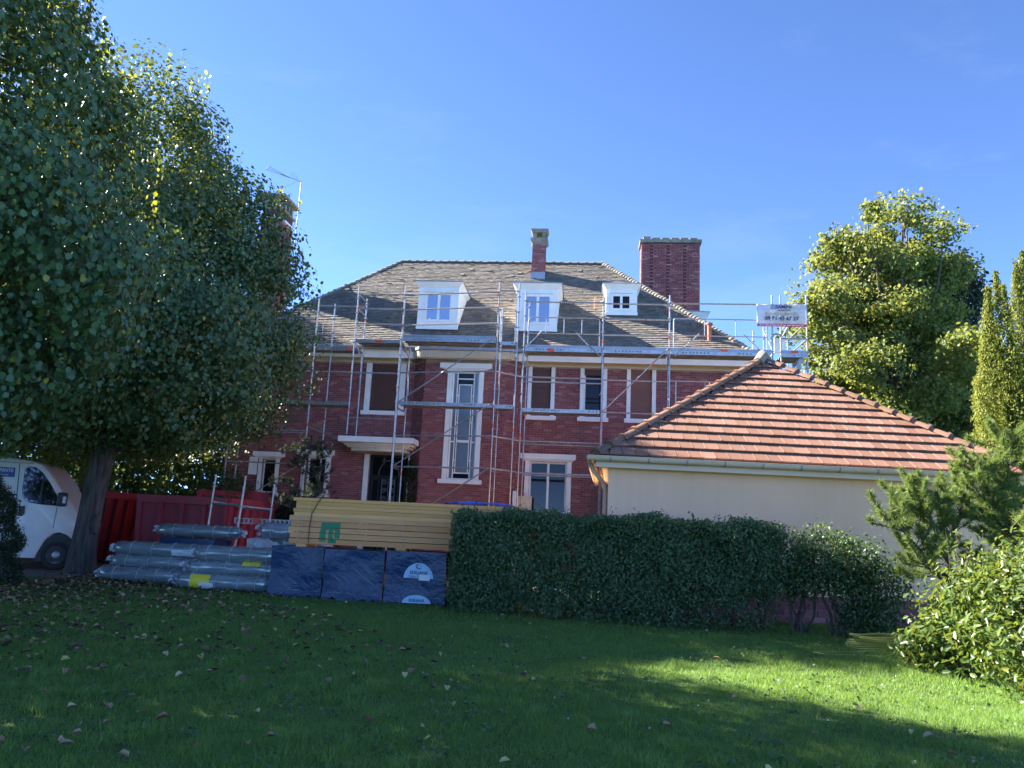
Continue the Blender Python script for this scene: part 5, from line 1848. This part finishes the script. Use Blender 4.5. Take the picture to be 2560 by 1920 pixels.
CXO = -.1
def lime_tree(name, label, loc, H=6.3, rad=(4.5, 4.45, 6.1, 3.5), trunk_r=.31, shoots=300, group='lime trees along the lawn'):
    t = thing(name, label, 'tree', loc, 0, group)
    (V, F), cl = super_crown(1050, 150, rad, -(H - 3.0), .094, .38)
    V = V + np.array([[CXO, 0, H]])
    parts = [(V, F)]
    # upright shoots on top, their leaves coloured as if sunlit
    tw = MB()
    top = cl[(cl[:, 2] > rad[2] * .12) & (np.linalg.norm(cl / np.array([[rad[0], rad[1], rad[2]]]), axis=1) > .72)]
    idx = rng.integers(0, len(top), shoots)
    SP, SN = [], []
    for c in top[idx]:
        b = c + np.array([CXO, 0, H]) + rng.normal(size=3) * .15
        L = rng.uniform(.5, 1.15)
        e = b + np.array([rng.normal() * .1, rng.normal() * .1, L])
        tw.tube(b, e, .006, 4, .002)
        for q in range(9):
            s = .15 + .85 * q / 8
            a = rng.uniform(0, 6.28)
            o = np.array([math.cos(a), math.sin(a), -.2])
            SP.append(b + (e - b) * s + o * .07); SN.append(o * .8 + np.array([0, 0, .3]))
    yv, yf = leaves(np.array(SP), np.array(SN), .105, .92, .7, .1, .3)
    link('sunlit_shoots', mesh_np('sunlit_shoots', yv, yf), 'lime_sunlit', t)['kind'] = 'stuff'
    # hanging sprays at the crown's lower edge
    low = cl[(cl[:, 2] < -rad[3] * .45)]
    SP, SN = [], []
    for c in low[rng.integers(0, len(low), 90)]:
        b = c + np.array([CXO, 0, H])
        dr_ = unit(np.array([[c[0], c[1], 0.]]))[0]
        e = b + dr_ * rng.uniform(.2, .7) + np.array([0, 0, -rng.uniform(.1, .5)])
        tw.tube(b, e, .006, 4, .002)
        for q in range(10):
            s = q / 9
            SP.append(b + (e - b) * s + rng.normal(size=3) * .06); SN.append(dr_ + rng.normal(size=3) * .3)
    parts.append(leaves(np.array(SP), np.array(SN), .12, .92, .9, .1, .3))
    V, F = cat(parts)
    me = mesh_np('crown', V, F)
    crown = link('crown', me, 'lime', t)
    # trunk with flare, lean and burl
    m = MB()
    k = 22
    rings = [(0, 1.2, 0, 0), (.12, 1.08, 0, 0), (.35, 1., .0, 0), (.8, .9, .02, 0), (1.3, .85, .05, 0), (1.9, .82, .09, 0), (2.5, .84, .14, 0), (3.0, .9, .2, 0), (3.5, .85, .24, 0)]
    V = []
    for z, s, ox, oy in rings:
        for j in range(k):
            a = 2 * math.pi * j / k
            rr = trunk_r * s * (1 + .06 * math.sin(3 * a + z) + .035 * math.sin(7 * a + 2.3 * z) + (.1 * math.sin(5 * a) * max(0, .4 - z)))
            V.append((ox + rr * math.cos(a), oy + rr * math.sin(a), z))
    F = [(i * k + j, i * k + (j + 1) % k, (i + 1) * k + (j + 1) % k, (i + 1) * k + j) for i in range(len(rings) - 1) for j in range(k)]
    F.append(tuple((len(rings) - 1) * k + j for j in range(k)))
    m.add(V, F)
    bz = 1.15
    bq = []
    bm = bmesh.new(); bmesh.ops.create_icosphere(bm, subdivisions=2, radius=.17)
    bv_ = [(v.co.x * .6 * (1 + .3 * math.sin(v.co.z * 30)) + .02 + trunk_r * .84, v.co.y * .9 - .1, v.co.z * 1.5 + bz) for v in bm.verts]
    bfc = [tuple(v.index for v in f.verts) for f in bm.faces]
    bm.free()
    m.add(bv_, bfc)
    trunk = m.build('trunk', 'bark', t, True)
    br = MB()
    for _ in range(15):
        c = cl[rng.integers(0, len(cl))] * .78 + np.array([CXO, 0, H])
        if c[2] < 3.3:
            c[2] = 3.5
        pts, rs = limb_path((.5, 0, 3.1 + random.uniform(-.3, .3)), c, trunk_r * .42, .03, 7, .2, .08)
        br.path(pts, rs, 7)
        for _ in range(3):
            s = random.randint(3, 5)
            e = Vector(c) + Vector((random.uniform(-1, 1), random.uniform(-1, 1), random.uniform(-.2, 1))) * 1.1
            p2, r2 = limb_path(pts[s], e, rs[s] * .6, .01, 5, .15)
            br.path(p2, r2, 5)
    br.build('branches', 'bark', t, True)
    tw.build('twigs', 'twig', t, kind='stuff')
    return t

T2 = lime_tree('lime_tree', 'large round-crowned lime tree with bare trunk beside the white van', (-10.0, 18.75, 0))
T1 = copy_tree(T2)
T1.location = (-8.75, 8.9, -.5)
T1.rotation_euler = (0, 0, R(140))
T1.scale = (.80, .82, .9)
T1['label'] = 'lime tree overhanging the lawn in front of the one by the van'
for k, (x, y, a, s) in enumerate([(-19, 21.5, 200, .95), (-18.2, 15.2, 100, .95), (-18.5, 9.0, 30, .9), (-15.2, 16.6, 160, .8)]):  # out-of-view trees added to close gaps in the lawn's shade
    c = copy_tree(T2)
    c.location = (x, y, 0); c.rotation_euler = (0, 0, R(a)); c.scale = (s, s, s if s > .85 else s * 1.3)
    c['label'] = 'unseen lime tree added to shade the lawn'
# tall tree shading the end of the house roof
c = copy_tree(T2)
c.location = (-16.8, 30.8, 0); c.rotation_euler = (0, 0, R(310)); c.scale = (.85, .85, 1.25)
c['label'] = 'tall lime tree beside the end of the house'

def tree_blobs(name, label, loc, blobs, leaf, per, mat, trunk, limbs, group=None, droop=.5, sub=16, subr=.36, shell=.5, cat_='tree', jit=.8):
    t = thing(name, label, cat_, loc, 0, group)
    L = [(x - loc[0], y - loc[1], z - loc[2], a, b, c) for x, y, z, a, b, c in blobs]
    V, F = blob_leaves(L, leaf, per, .85, droop, shell, .3, jit, sub, subr)
    link('crown', mesh_np('crown', V, F), mat, t)
    m = MB()
    h, r = trunk
    m.path([(0, 0, 0), (.05, 0, h * .4), (.0, .1, h)], [r * 1.2, r * .85, r * .6], 10)
    m.build('trunk', 'bark', t, True)
    b = MB()
    for q in L[:limbs]:
        pts, rs = limb_path((0, .05, h * random.uniform(.6, 1)), q[:3], r * .5, .03, 6, .2)
        b.path(pts, rs, 6)
        for _ in range(2):
            e = Vector(q[:3]) + Vector((random.uniform(-1, 1) * q[3], random.uniform(-1, 1) * q[4], random.uniform(0, 1) * q[5]))
            p2, r2 = limb_path(pts[3], e, r * .22, .012, 5, .15)
            b.path(p2, r2, 5)
    b.build('branches', 'twig', t, True)
    return t
sy = []
_sr = random.Random(4)
for (x, z, n_, sx_, sz_) in [(17.0, 16.3, 5, .9, 1.0), (15.3, 15.6, 4, .8, .9), (19.2, 15.6, 4, .8, .9), (20.3, 14.2, 3, .5, .8), (14.0, 13.0, 6, 1.2, .8), (16.6, 13.6, 7, 1.3, 1.0), (18.6, 13.2, 6, 1.1, 1.0), (13.4, 11.0, 4, .9, .7), (20.2, 11.6, 5, 1.0, .8),
                          (15.6, 11.0, 6, 1.3, .9), (18.0, 10.6, 6, 1.3, .9), (13.6, 8.6, 5, 1.0, .8), (16.2, 8.4, 6, 1.3, .8), (18.9, 8.2, 6, 1.2, .8), (21.2, 9.2, 4, .8, .9), (13.2, 6.2, 5, 1.0, .8), (15.6, 5.8, 6, 1.2, .8), (18.2, 5.6, 6, 1.2, .8), (20.8, 6.2, 5, 1.0, .9)]:
    x = 17 + (x - 17) * .82 - .5
    for _ in range(n_ + 1):
        r_s = _sr.uniform(.6, 1.1)
        sy.append((x + _sr.gauss(0, sx_ * .75), 33.6 + _sr.gauss(0, 1.3) - (16 - z) * .12, z * .97 - .2 + _sr.gauss(0, sz_ * .7), r_s * 1.15, r_s, r_s * .8))
tree_blobs('sycamore_tree', 'tall sycamore turning yellow behind the garage', (17, 34.3, 0), sy, .155, 860, 'maple', (9, .4), 40, sub=20, subr=.42, shell=.35)
low = [(x, 30.5 + random.uniform(-1, 1), 2.2 + random.uniform(-.5, .8), 1.8, 1.6, 1.7) for x in (9.5, 12, 14.5, 17, 19.5, 22, 24.5)] + [(x, 31, 4.4, 1.8, 1.6, 1.5) for x in (12.5, 21.5, 24)]
tree_blobs('understorey_thicket', 'dark leafy thicket under the sycamore behind the garage', (16, 31, 0), low, .17, 1500, 'shrub', (2, .1), 5, cat_='thicket')
con = [(21.2 + .5 * math.sin(i * 2), 36 + .5 * math.cos(i * 3), 1.5 + i * 1.2, 3.1 - .18 * i, 3. - .18 * i, 1.1) for i in range(12)]
tree_blobs('dark_conifer', 'dark blue-green conifer standing between the sycamore and columnar yews', (21.2, 36, 0), con, .2, 2000, 'conifer', (13, .25), 8, droop=1.2)
far = []
for x in np.arange(-60, 75, 5.):
    far.append((x + random.uniform(-1.5, 1.5), 62 + random.uniform(-4, 4), random.uniform(2.5, 4), 3.6, 3, random.uniform(2.5, 4.5)))
tb_ = tree_blobs('distant_woodland', 'line of distant trees closing the garden', (0, 62, 0), far, .6, 600, 'shrub', (3, .2), 6, cat_='woodland')
tb_['kind'] = 'stuff'
# mistletoe
mi = MB()
V, F = blob_leaves([(0, 0, .7, .62, .62, .62)], .10, 2200, .3, .2, .3, .2, 1.2, 8, .3)
o = link('mistletoe_clump', mesh_np('mistletoe_clump', V, F), 'mistletoe')
o.location = (14.0, 31.3, 8.6)
tag(o, 'round olive mistletoe clump hanging in the sycamore', 'mistletoe')

def columnar(loc, H, r, label, seed, plumes=9):
    t = thing('columnar_yew', label, 'tree', loc, 0, 'columnar yews beside the garage')
    rr = np.random.default_rng(seed)
    P, N = [], []
    for k in range(plumes):
        a = 2 * math.pi * k / plumes + rr.uniform(-.3, .3)
        hh = H * (1 if k == 0 else rr.uniform(.55, .97))
        rad = 0 if k == 0 else r * rr.uniform(.5, .72)
        n = int(3000 * hh / H)
        z = rr.random(n) ** .85
        w = r * .42 * np.minimum(1, (1 - z) * 2.6) ** .8 * (1 + .16 * np.sin(z * 31 + k) + .12 * np.sin(z * 67 + 2 * k))
        th = rr.uniform(0, 6.28, n)
        cx = rad * math.cos(a) * (1 - .55 * z); cy = rad * math.sin(a) * (1 - .55 * z)
        q = w * rr.uniform(.7, 1.04, n)
        P.append(np.stack([cx + q * np.cos(th), cy + q * np.sin(th), .1 + z * hh], 1))
        N.append(np.stack([np.cos(th), np.sin(th), np.full(n, .35)], 1))
    P = np.concatenate(P); N = np.concatenate(N)
    V, F = leaves(np.repeat(P, 2, 0) + rng.normal(size=(len(P) * 2, 3)) * .03, np.repeat(N, 2, 0), .075, .4, 1.4, .1, .5, up=(0, 0, 1))
    link('crown', mesh_np('crown', V, F), 'yew', t)
    MB().path([(0, 0, 0), (0, 0, H * .8)], [.1, .03], 8).build('trunk', 'bark', t, True)
    return t
columnar((12.55, 19.2, 0), 8.6, .95, 'columnar yew nearest the garage roof hip', 1, 11)
columnar((13.55, 19.6, 0), 9.35, .95, 'tallest columnar yew with pointed top', 2, 10)
columnar((14.4, 18.6, 0), 8.8, 1., 'columnar yew behind the needle pine', 3, 9)

# ------------------------------------------------------------------ pines
def pine(loc, stems, label, name='pine_tree', tufts=16, nlen=.10, npt=130, spread=.32, mat='pine', cat_='pine', group=None):
    t = thing(name, label, cat_, loc, 0, group)
    w = MB()
    NP, ND = [], []
    for s in stems:                      # s: list of points of one branch, tufts sit round its end part
        pts = [Vector(p) - Vector(loc) for p in s[0]]
        r = s[1]
        n = len(pts)
        w.path(pts, [r * (1 - .75 * i / (n - 1)) for i in range(n)], 7)
        for i in range(int(tufts * s[2])):
            tt = random.uniform(.25, 1.) if n > 1 else 1
            k = min(int(tt * (n - 1)), n - 2)
            b = pts[k].lerp(pts[k + 1], tt * (n - 1) - k)
            d = Vector((random.gauss(0, 1), random.gauss(0, 1), random.gauss(.55, .5)))
            d.normalize()
            L = random.uniform(.5, 1.25) * spread
            e = b + d * L
            up = (d + Vector((0, 0, .7))).normalized()
            e2 = e + up * random.uniform(.10, .2)
            w.path([b, e, e2], [.008, .005, .003], 5)
            q = npt
            u = rng.random(q)
            bp = np.array(e)[None] * (1 - u[:, None]) + np.array(e2)[None] * u[:, None]
            if L > .2:
                k2 = rng.random(q) < .3
                bp[k2] = np.array(b)[None] + (np.array(e) - np.array(b))[None] * rng.uniform(.5, 1, (k2.sum(), 1))
            dd = unit(rng.normal(size=(q, 3)) + np.array(up)[None] * .75)
            NP.append(bp); ND.append(dd)
    NP = np.concatenate(NP); ND = np.concatenate(ND)
    V, F = needles(NP, ND, nlen, .012)
    link('needles', mesh_np('needles', V, F), mat, t)
    w.build('branches', 'bark', t, True)
    return t
pine((7.0, 12.0, 0), [
    ([(7.0, 12.0, 0), (6.85, 11.9, .8), (6.6, 11.75, 1.45), (6.35, 11.7, 2.05), (6.3, 11.7, 2.4)], .055, 2.2),
    ([(6.75, 11.85, 1.0), (6.25, 11.6, 1.35), (5.85, 11.5, 1.75), (5.55, 11.4, 1.95)], .035, 1.6),
    ([(6.8, 11.85, .9), (6.3, 11.4, 1.1), (5.95, 11.2, 1.3)], .03, .9),
    ([(6.6, 11.75, 1.45), (6.75, 11.6, 1.9), (6.85, 11.6, 2.3)], .03, 1.2),
    ([(6.4, 11.7, 1.9), (6.0, 11.55, 2.2)], .02, .8)], 'small wind-bent pine beside the garage wall with open grey branches', tufts=20, npt=260)
pine((8.1, 11.9, 0), [
    ([(8.1, 11.9, 0), (7.85, 11.8, 1.2), (7.6, 11.7, 2.0), (7.55, 11.6, 2.7), (7.5, 11.6, 3.15)], .07, 2.6),
    ([(7.8, 11.75, 1.5), (7.3, 11.5, 1.9), (6.95, 11.4, 2.35)], .04, 1.7),
    ([(7.7, 11.7, 1.8), (7.2, 11.6, 2.4), (7.0, 11.5, 2.8)], .04, 1.7),
    ([(7.8, 11.75, 1.6), (8.3, 11.5, 2.2), (8.5, 11.4, 2.8)], .04, 1.6),
    ([(7.7, 11.7, 2.0), (7.9, 11.4, 2.6), (8.0, 11.2, 3.2)], .04, 1.6),
    ([(7.8, 11.75, 1.3), (7.4, 11.3, 1.6), (7.2, 11.1, 1.85)], .03, 1.2)], 'taller bushy pine standing in front of the columnar yews', tufts=24, npt=260)
hp = HW(-5.9, -2.6, 0)
pine(tuple(hp), [
    ([hp, hp + Vector((.03, 0, 1.5)), hp + Vector((0, 0, 2.9)), hp + Vector((.05, 0, 3.85))], .05, 1.4)] +
    [([hp + Vector((0, 0, z)), hp + Vector((.55 * math.cos(a), .5 * math.sin(a), z + .15)), hp + Vector((1.0 * L * math.cos(a), .8 * L * math.sin(a), z + .2))], .02, .8) for z, a, L in [(1.6, .3, 1), (1.9, 2.4, 1.1), (2.2, -.6, .9), (2.3, 3.5, 1.0), (2.7, .9, .7), (2.9, 2.2, .6), (3.2, -.3, .8), (1.7, 4.2, 1.1), (2.0, 5.4, 1.1), (3.3, 3.4, .5), (3.5, 1.5, .4)]],
    'small dark pine growing against the house before the narrow window', nlen=.10, spread=.28, npt=110, tufts=18, mat='conifer')

# ------------------------------------------------------------------ shrubs and hedges
def shrub(name, label, loc, blobs, leaf, per, mat='shrub', aspect=.55, stems=6, cat_='shrub', group=None, sub=12, subr=.35, shell=.6, droop=.3, sh=1.0, jit=.8):
    t = thing(name, label, cat_, loc, 0, group)
    L = [(x - loc[0], y - loc[1], z, a, b, c) for x, y, z, a, b, c in blobs]
    V, F = blob_leaves(L, leaf, per, aspect, droop, shell, .3, jit, sub, subr)
    link('foliage', mesh_np('foliage', V, F), mat, t)
    m = MB()
    for k in range(stems):
        q = L[k % len(L)]
        pts, rs = limb_path((random.uniform(-.3, .3) * sh + q[0] * .5, random.uniform(-.2, .2) * sh + q[1] * .5, 0), (q[0] + random.uniform(-.4, .4) * q[3], q[1], q[2] + random.uniform(0, .5) * q[5]), .03, .008, 6, .2)
        m.path(pts, rs, 6)
    m.build('stems', 'twig', t, True, kind='stuff')
    return t

# clipped hedge in front of the garage
hd = thing('clipped_hedge', 'dense clipped dark green hedge in front of the garage', 'hedge', (1.9, 13.6, 0))
def hedge_line(s):
    x = -.72 + 5.3 * s
    y = 14.35 - 1.05 * min(1, s * 1.4) + .12 * s
    return x, y
n = 5600
s = rng.random(n)
face = rng.random(n)
X = -.85 + 5.5 * s
Yf = 14.15 - 1.0 * np.minimum(1, np.maximum(0, s) * 1.5)
T = 1.25
top = 1.68 - .03 * s + .05 * np.sin(X * 3.1) + .04 * np.sin(X * 7.7 + 1) + .03 * np.sin(X * 17)
Z = np.where(face < .62, rng.uniform(.02, 1, n) * top, top - rng.random(n) ** 2 * .12)
Y = np.where(face < .62, Yf + rng.random(n) ** 2 * .45 + .08 * np.sin(X * 4 + Z * 5), Yf + rng.random(n) * T)
# thin out the foot of the hedge further along
keep = ~((Z < .5 * s + .1) & (rng.random(n) < .55 * s + .25))
X, Y, Z, s, face, top = X[keep], Y[keep], Z[keep], s[keep], face[keep], top[keep]
cN = np.where((face < .62)[:, None], np.array([[-.15, -1, .25]]), np.array([[0, -.3, 1]]))
e0 = rng.random(len(X)) < .0
left = rng.random(420)
Xl = np.full(420, -.88) + .1 * rng.random(420); Yl = 14.15 + left * T; Zl = rng.uniform(.05, 1.66, 420)
P = np.concatenate([np.stack([X, Y, Z], 1), np.stack([Xl, Yl, Zl], 1)])
N = np.concatenate([cN, np.tile([[-1, -.3, .3]], (420, 1))])
per = 17
PP = np.repeat(P, per, 0) + np.clip(rng.normal(size=(len(P) * per, 3)), -1.7, 1.7) * .085
NN = np.repeat(N, per, 0) + rng.normal(size=(len(P) * per, 3)) * .35
ok = PP[:, 2] > .02
V, F = leaves(PP[ok], NN[ok], .052, .62, -.3, .1, .6)
# a few sprigs above the cut
SP, SN = [], []
for k in range(120):
    x = rng.uniform(-.8, 4.6)
    sx_ = (x + .85) / 5.5
    y = 14.15 - 1.0 * min(1, sx_ * 1.5) + rng.uniform(.0, 1.1)
    h = rng.uniform(.06, .2) if rng.random() < .75 else rng.uniform(.24, .36)
    for q in range(14):
        SP.append((x + rng.normal() * .03, y + rng.normal() * .03, 1.62 + h * q / 13)); SN.append((rng.normal(), -.6, .5))
V2, F2 = leaves(np.array(SP), np.array(SN), .05, .6, -.4, .1, .6)
V, F = cat([(V, F), (V2, F2)])
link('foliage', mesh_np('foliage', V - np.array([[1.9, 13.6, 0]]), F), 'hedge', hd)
m = MB()
for k in range(22):
    x = -.5 + k * .24 + random.uniform(-.08, .08)
    y = 14.5 - 1.0 * min(1, (x + .85) / 5.5 * 1.5) + random.uniform(-.05, .3)
    for _ in range(2):
        pts, rs = limb_path((x - 1.9, y - 13.6, 0), (x - 1.9 + random.uniform(-.3, .3), y - 13.6 + random.uniform(-.25, .1), random.uniform(.9, 1.5)), random.uniform(.015, .035), .008, 6, .25)
        m.path(pts, rs, 6)
m.build('stems', 'twig', hd, True, kind='stuff')
# looser shrub at the hedge end
shrub('privet_shrub', 'loose privet shrub with bare stems at the garage end of the hedge', (5.4, 13.3, 0),
      [(4.85, 13.5, 1.25, .5, .5, .42), (5.4, 13.3, 1.35, .5, .5, .4), (5.95, 13.2, 1.2, .5, .5, .42), (6.3, 13.1, .8, .42, .45, .5), (5.8, 13.1, .75, .4, .4, .35), (5.1, 13.4, .85, .45, .4, .3), (6.0, 13.0, .3, .5, .4, .25)],
      .055, 2000, 'hedge', .65, 16, sub=14, subr=.4, shell=.45)
# glossy shrub on the near side
lb2 = [(6.3, 9.3, .75, .95, 1.1, .75), (5.75, 8.5, .55, .65, .75, .55), (6.5, 8.0, .65, .95, .8, .68), (5.7, 9.6, .75, .55, .6, .5), (6.2, 9.9, 1.15, .6, .6, .45), (6.6, 9.0, 1.3, .7, .7, .45), (5.9, 9.0, 1.05, .45, .5, .4), (5.35, 9.9, .35, .35, .35, .3), (5.5, 7.7, .25, .35, .35, .22), (7.2, 9.5, 1.3, .7, .8, .6), (6.9, 10.2, 1.4, .5, .5, .5)]
lb2 = [(x, y, z * .88, a, b, c * .88) for x, y, z, a, b, c in lb2]
shrub('glossy_shrub', 'glossy bright green broadleaf shrub at the lawn edge near the hose', (6.3, 9.0, 0), lb2, .095, 1700, 'laurel', .46, 14, sub=10, subr=.42, shell=.5, droop=-.2)
# upright leafy shoots above it
m = MB(); SP, SN = [], []
for k in range(46):
    x, y = rng.uniform(5.5, 7.4), rng.uniform(8.2, 10.4)
    h0, h1 = rng.uniform(.9, 1.2), rng.uniform(1.3, 1.75)
    m.tube((x, y, .5), (x + rng.normal() * .05, y, h1), .006, 4, .003)
    for q in range(14):
        z = h0 + (h1 - h0) * q / 13
        a = q * 2.4
        SP.append((x + .04 * math.cos(a), y + .04 * math.sin(a), z)); SN.append((-.6 * math.cos(a), -.6 * math.sin(a), .8))
t_ = thing('leafy_shoots', 'upright pale green shoots rising behind the glossy shrub', 'shrub', (6.4, 9.3, 0))
V, F = leaves(np.array(SP), np.array(SN), .08, .35, -.6, .1, .4)
link('foliage', mesh_np('foliage', V - np.array([[6.4, 9.3, 0]]), F), 'laurel', t_)
m.off = (6.4, 9.3, 0)
m.build('stems', 'twig', t_, kind='stuff')

# cone-shaped dark yew
t = thing('clipped_yew', 'dark rounded yew bush at the lawn edge before the van', 'shrub', (-10.1, 14.6, 0))
n = 2600
z = rng.random(n) ** .9
w = .98 * np.sqrt(np.maximum(0, 1 - (z * .98) ** 2.3)) * (1 + .08 * np.sin(z * 20))
th = rng.uniform(0, 6.28, n)
P = np.stack([w * np.cos(th), w * np.sin(th), .04 + z * 2.1], 1)
N = np.stack([np.cos(th), np.sin(th), .4 + z], 1)
PP = np.repeat(P, 12, 0) + rng.normal(size=(n * 12, 3)) * .05
V, F = leaves(PP, np.repeat(N, 12, 0), .075, .25, -.3, .05, .8)
link('foliage', mesh_np('foliage', V, F), 'darkyew', t)
MB().path([(0, 0, 0), (0, 0, 1.7)], [.09, .03], 8).build('trunk', 'bark', t)

# greenery behind the skips and van
shrub('laurel_screen', 'tall leafy laurel screen behind the van and dark skip', (-16, 27, 0),
      [(-24 + i * 1.9 + random.uniform(-.4, .4), 27 + random.uniform(-.6, .6), z, 1.5, 1.0, 1.3) for i in range(8) for z in (1.0, 2.6, 4.2, 5.4)], .15, 2400, 'shrub', .5, 10, sub=14, cat_='hedge')
shrub('house_shrub', 'leafy green shrub between the crimson skip and the house corner', (-8.3, 24.9, 0),
      [(-9.3, 24.8, 1.0, .8, .7, .9), (-8.6, 24.6, 1.6, .9, .7, .8), (-8.0, 24.4, 1.1, .8, .6, .9), (-9.2, 24.9, 2.3, .8, .7, .6), (-7.5, 24.2, .6, .7, .5, .6)], .13, 1500, 'shrub', .45, 8, sub=10)
p_ = HW(-6.6, -.6, 0)
shrub('wall_shrub', 'low dark shrub with pink blooms against the house wall', (p_.x, p_.y, 0),
      [(p_.x - .7, p_.y, .9, .6, .4, .7), (p_.x, p_.y, .8, .7, .4, .8), (p_.x + .6, p_.y - .1, .7, .6, .4, .6), (p_.x - .4, p_.y, 1.6, .4, .35, .4)], .08, 1200, 'darkyew', .5, 5)
fl = MB()
for k in range(14):
    c = Vector((p_.x + random.uniform(-1.1, .6), p_.y - .5, random.uniform(1.0, 1.7)))
    for a in range(5):
        e = c + Vector((math.cos(a * 1.26) * .035, -.01, math.sin(a * 1.26) * .035))
        fl.add([c, e + Vector((.012, 0, .01)), e + Vector((-.012, -.01, .015))], [(0, 1, 2)])
p_ = HW(-3.12, -.55, 0)
shrub('door_climber', 'narrow dark climbing plant beside the front door', (p_.x, p_.y, 0),
      [(p_.x, p_.y, .7, .28, .25, .6), (p_.x, p_.y, 1.6, .26, .22, .6), (p_.x + .02, p_.y, 2.5, .22, .2, .55), (p_.x, p_.y, 3.2, .15, .15, .35)], .06, 900, 'darkyew', .5, 4, cat_='climber')

# ------------------------------------------------------------------ lawn grass, leaf litter, fallen leaves
def grass_zone(n, y0, y1, hmin, hmax, wd):
    y = y0 + (y1 - y0) * rng.random(n)
    half = .72 * y + 1.2
    x = rng.uniform(-1, 1, n) * half
    keep = ~((x < -4.6) & (y > 16.2)) & (y < 17.2)
    x, y = x[keep], y[keep]
    n = len(x)
    cl = np.sin(x * 1.7 + np.sin(y * 1.3)) * np.sin(y * 2.1 + np.cos(x * .9))
    h = rng.uniform(hmin, hmax, n) * (1 + .35 * cl + .25 * np.sin(x * 7.3 + 3 * np.sin(y * 5.1)))
    a = rng.uniform(0, 6.28, n)
    lean = rng.uniform(.2, .9, n) * h
    b = rng.uniform(0, 6.28, n)
    w = wd * rng.uniform(.6, 1.3, n)
    V = np.empty((n, 3, 3))
    V[:, 0] = np.stack([x - np.cos(a) * w / 2, y - np.sin(a) * w / 2, np.zeros(n)], 1)
    V[:, 1] = np.stack([x + np.cos(a) * w / 2, y + np.sin(a) * w / 2, np.zeros(n)], 1)
    V[:, 2] = np.stack([x + np.cos(b) * lean, y + np.sin(b) * lean, h], 1)
    return V.reshape(-1, 3), np.arange(n * 3).reshape(-1, 3)
def tufts(nt_, y0, y1):
    out = []
    for _ in range(nt_):
        y = rng.uniform(y0, y1); x = rng.uniform(-.66, .66) * y
        n = rng.integers(25, 70)
        q = np.stack([x + rng.normal(size=n) * .06, y + rng.normal(size=n) * .06, np.zeros(n)], 1)
        d = unit(np.stack([rng.normal(size=n) * .4, rng.normal(size=n) * .4, np.ones(n)], 1))
        out.append(needles(q, d, rng.uniform(.07, .13), .006))
    return cat(out)
gV, gF = cat([tufts(420, 4.8, 12), grass_zone(170000, 4.3, 8.2, .022, .055, .006), grass_zone(150000, 8.0, 12.5, .022, .055, .008), grass_zone(100000, 12.3, 17.2, .022, .055, .012)])
g = link('grass', mesh_np('grass', gV, gF), 'grass')
tag(g, 'short green lawn grass in dappled shade', 'grass', kind='stuff')
# weeds: broad tufts
SP, SN = [], []
for k in range(260):
    y = rng.uniform(4.8, 11); x = rng.uniform(-.65, .65) * y
    for q in range(10):
        SP.append((x + rng.normal() * .07, y + rng.normal() * .07, .035 + rng.random() * .03)); SN.append((rng.normal() * .4, rng.normal() * .4, 1))
V, F = leaves(np.array(SP), np.array(SN), .035, .8, 0, .1, .3)
o = link('clover', mesh_np('clover', V, F), 'hedge')
tag(o, 'scattered clover leaves among the lawn grass', 'clover', kind='stuff')
fl = MB()
for k in range(40):
    y = rng.uniform(4.9, 12.5); x = rng.uniform(-.1, .6) * y
    fl.tube((x, y, .045), (x, y, .054), .006, 6, .003)
o = fl.build('clover_flowers', 'paper')
tag(o, 'tiny white clover flowers dotted through the lawn', 'flowers', kind='stuff')
# litter under the lime
n = 3000
x = -9.2 + 5.6 * rng.random(n) ** 1.3 + rng.normal(size=n) * .3; y = rng.uniform(12.6, 18.2, n)
dn = (rng.random(n) < np.clip(1.15 - (x + 9.5) / 5.2, .05, 1)) & (rng.random(n) < np.clip((y - 12) / 3.4, .15, 1))
P = np.stack([x, y, .035 + .04 * rng.random(n)], 1)[dn]
n2 = 620
y2 = 7.2 + 6.5 * rng.random(n2) ** .7
x2 = -.66 * y2 + rng.random(n2) ** 1.6 * 5.5
P = np.concatenate([P, np.stack([x2, y2, np.full(n2, .055)], 1)])
V, F = leaves(P, np.tile([[0, 0, 1.]], (len(P), 1)), .085, .75, 0, .3, .3)
o = link('leaf_litter', mesh_np('leaf_litter', V, F), 'deadleaf_i')
tag(o, 'brown leaf litter spread over the ground under the lime tree', 'leaf litter', kind='stuff')
lm = []
for k in range(4):
    V, F = leaves(np.zeros((1, 3)), np.array([[0, 0, 1.]]), .068, .72, 0, .12 + .1 * k, .2)
    V[:, 2] -= V[:, 2].min()
    me = mesh_np('fallen_leaf', V, F)
    me.materials.append(M['deadleaf'])
    lm.append(me)
spots = []
while len(spots) < 170:
    y = random.uniform(4.9, 14.2)
    x = random.uniform(-.68, .62) * y
    if random.random() < .30 + .7 * max(0, (-x / y) + .1) and x < 4.2:
        spots.append((x, y))
for x, y in spots:
    o = link('fallen_leaf', random.choice(lm), None)
    o.location = (x, y, random.uniform(.055, .075))
    o.rotation_euler = (random.uniform(-.35, .35), random.uniform(-.35, .35), random.uniform(0, 6.28))
    s = random.uniform(.75, 1.25)
    o.scale = (s, s, s)
    tag(o, 'dry brown curled leaf fallen on the green lawn', 'leaf', 'fallen leaves on the lawn')
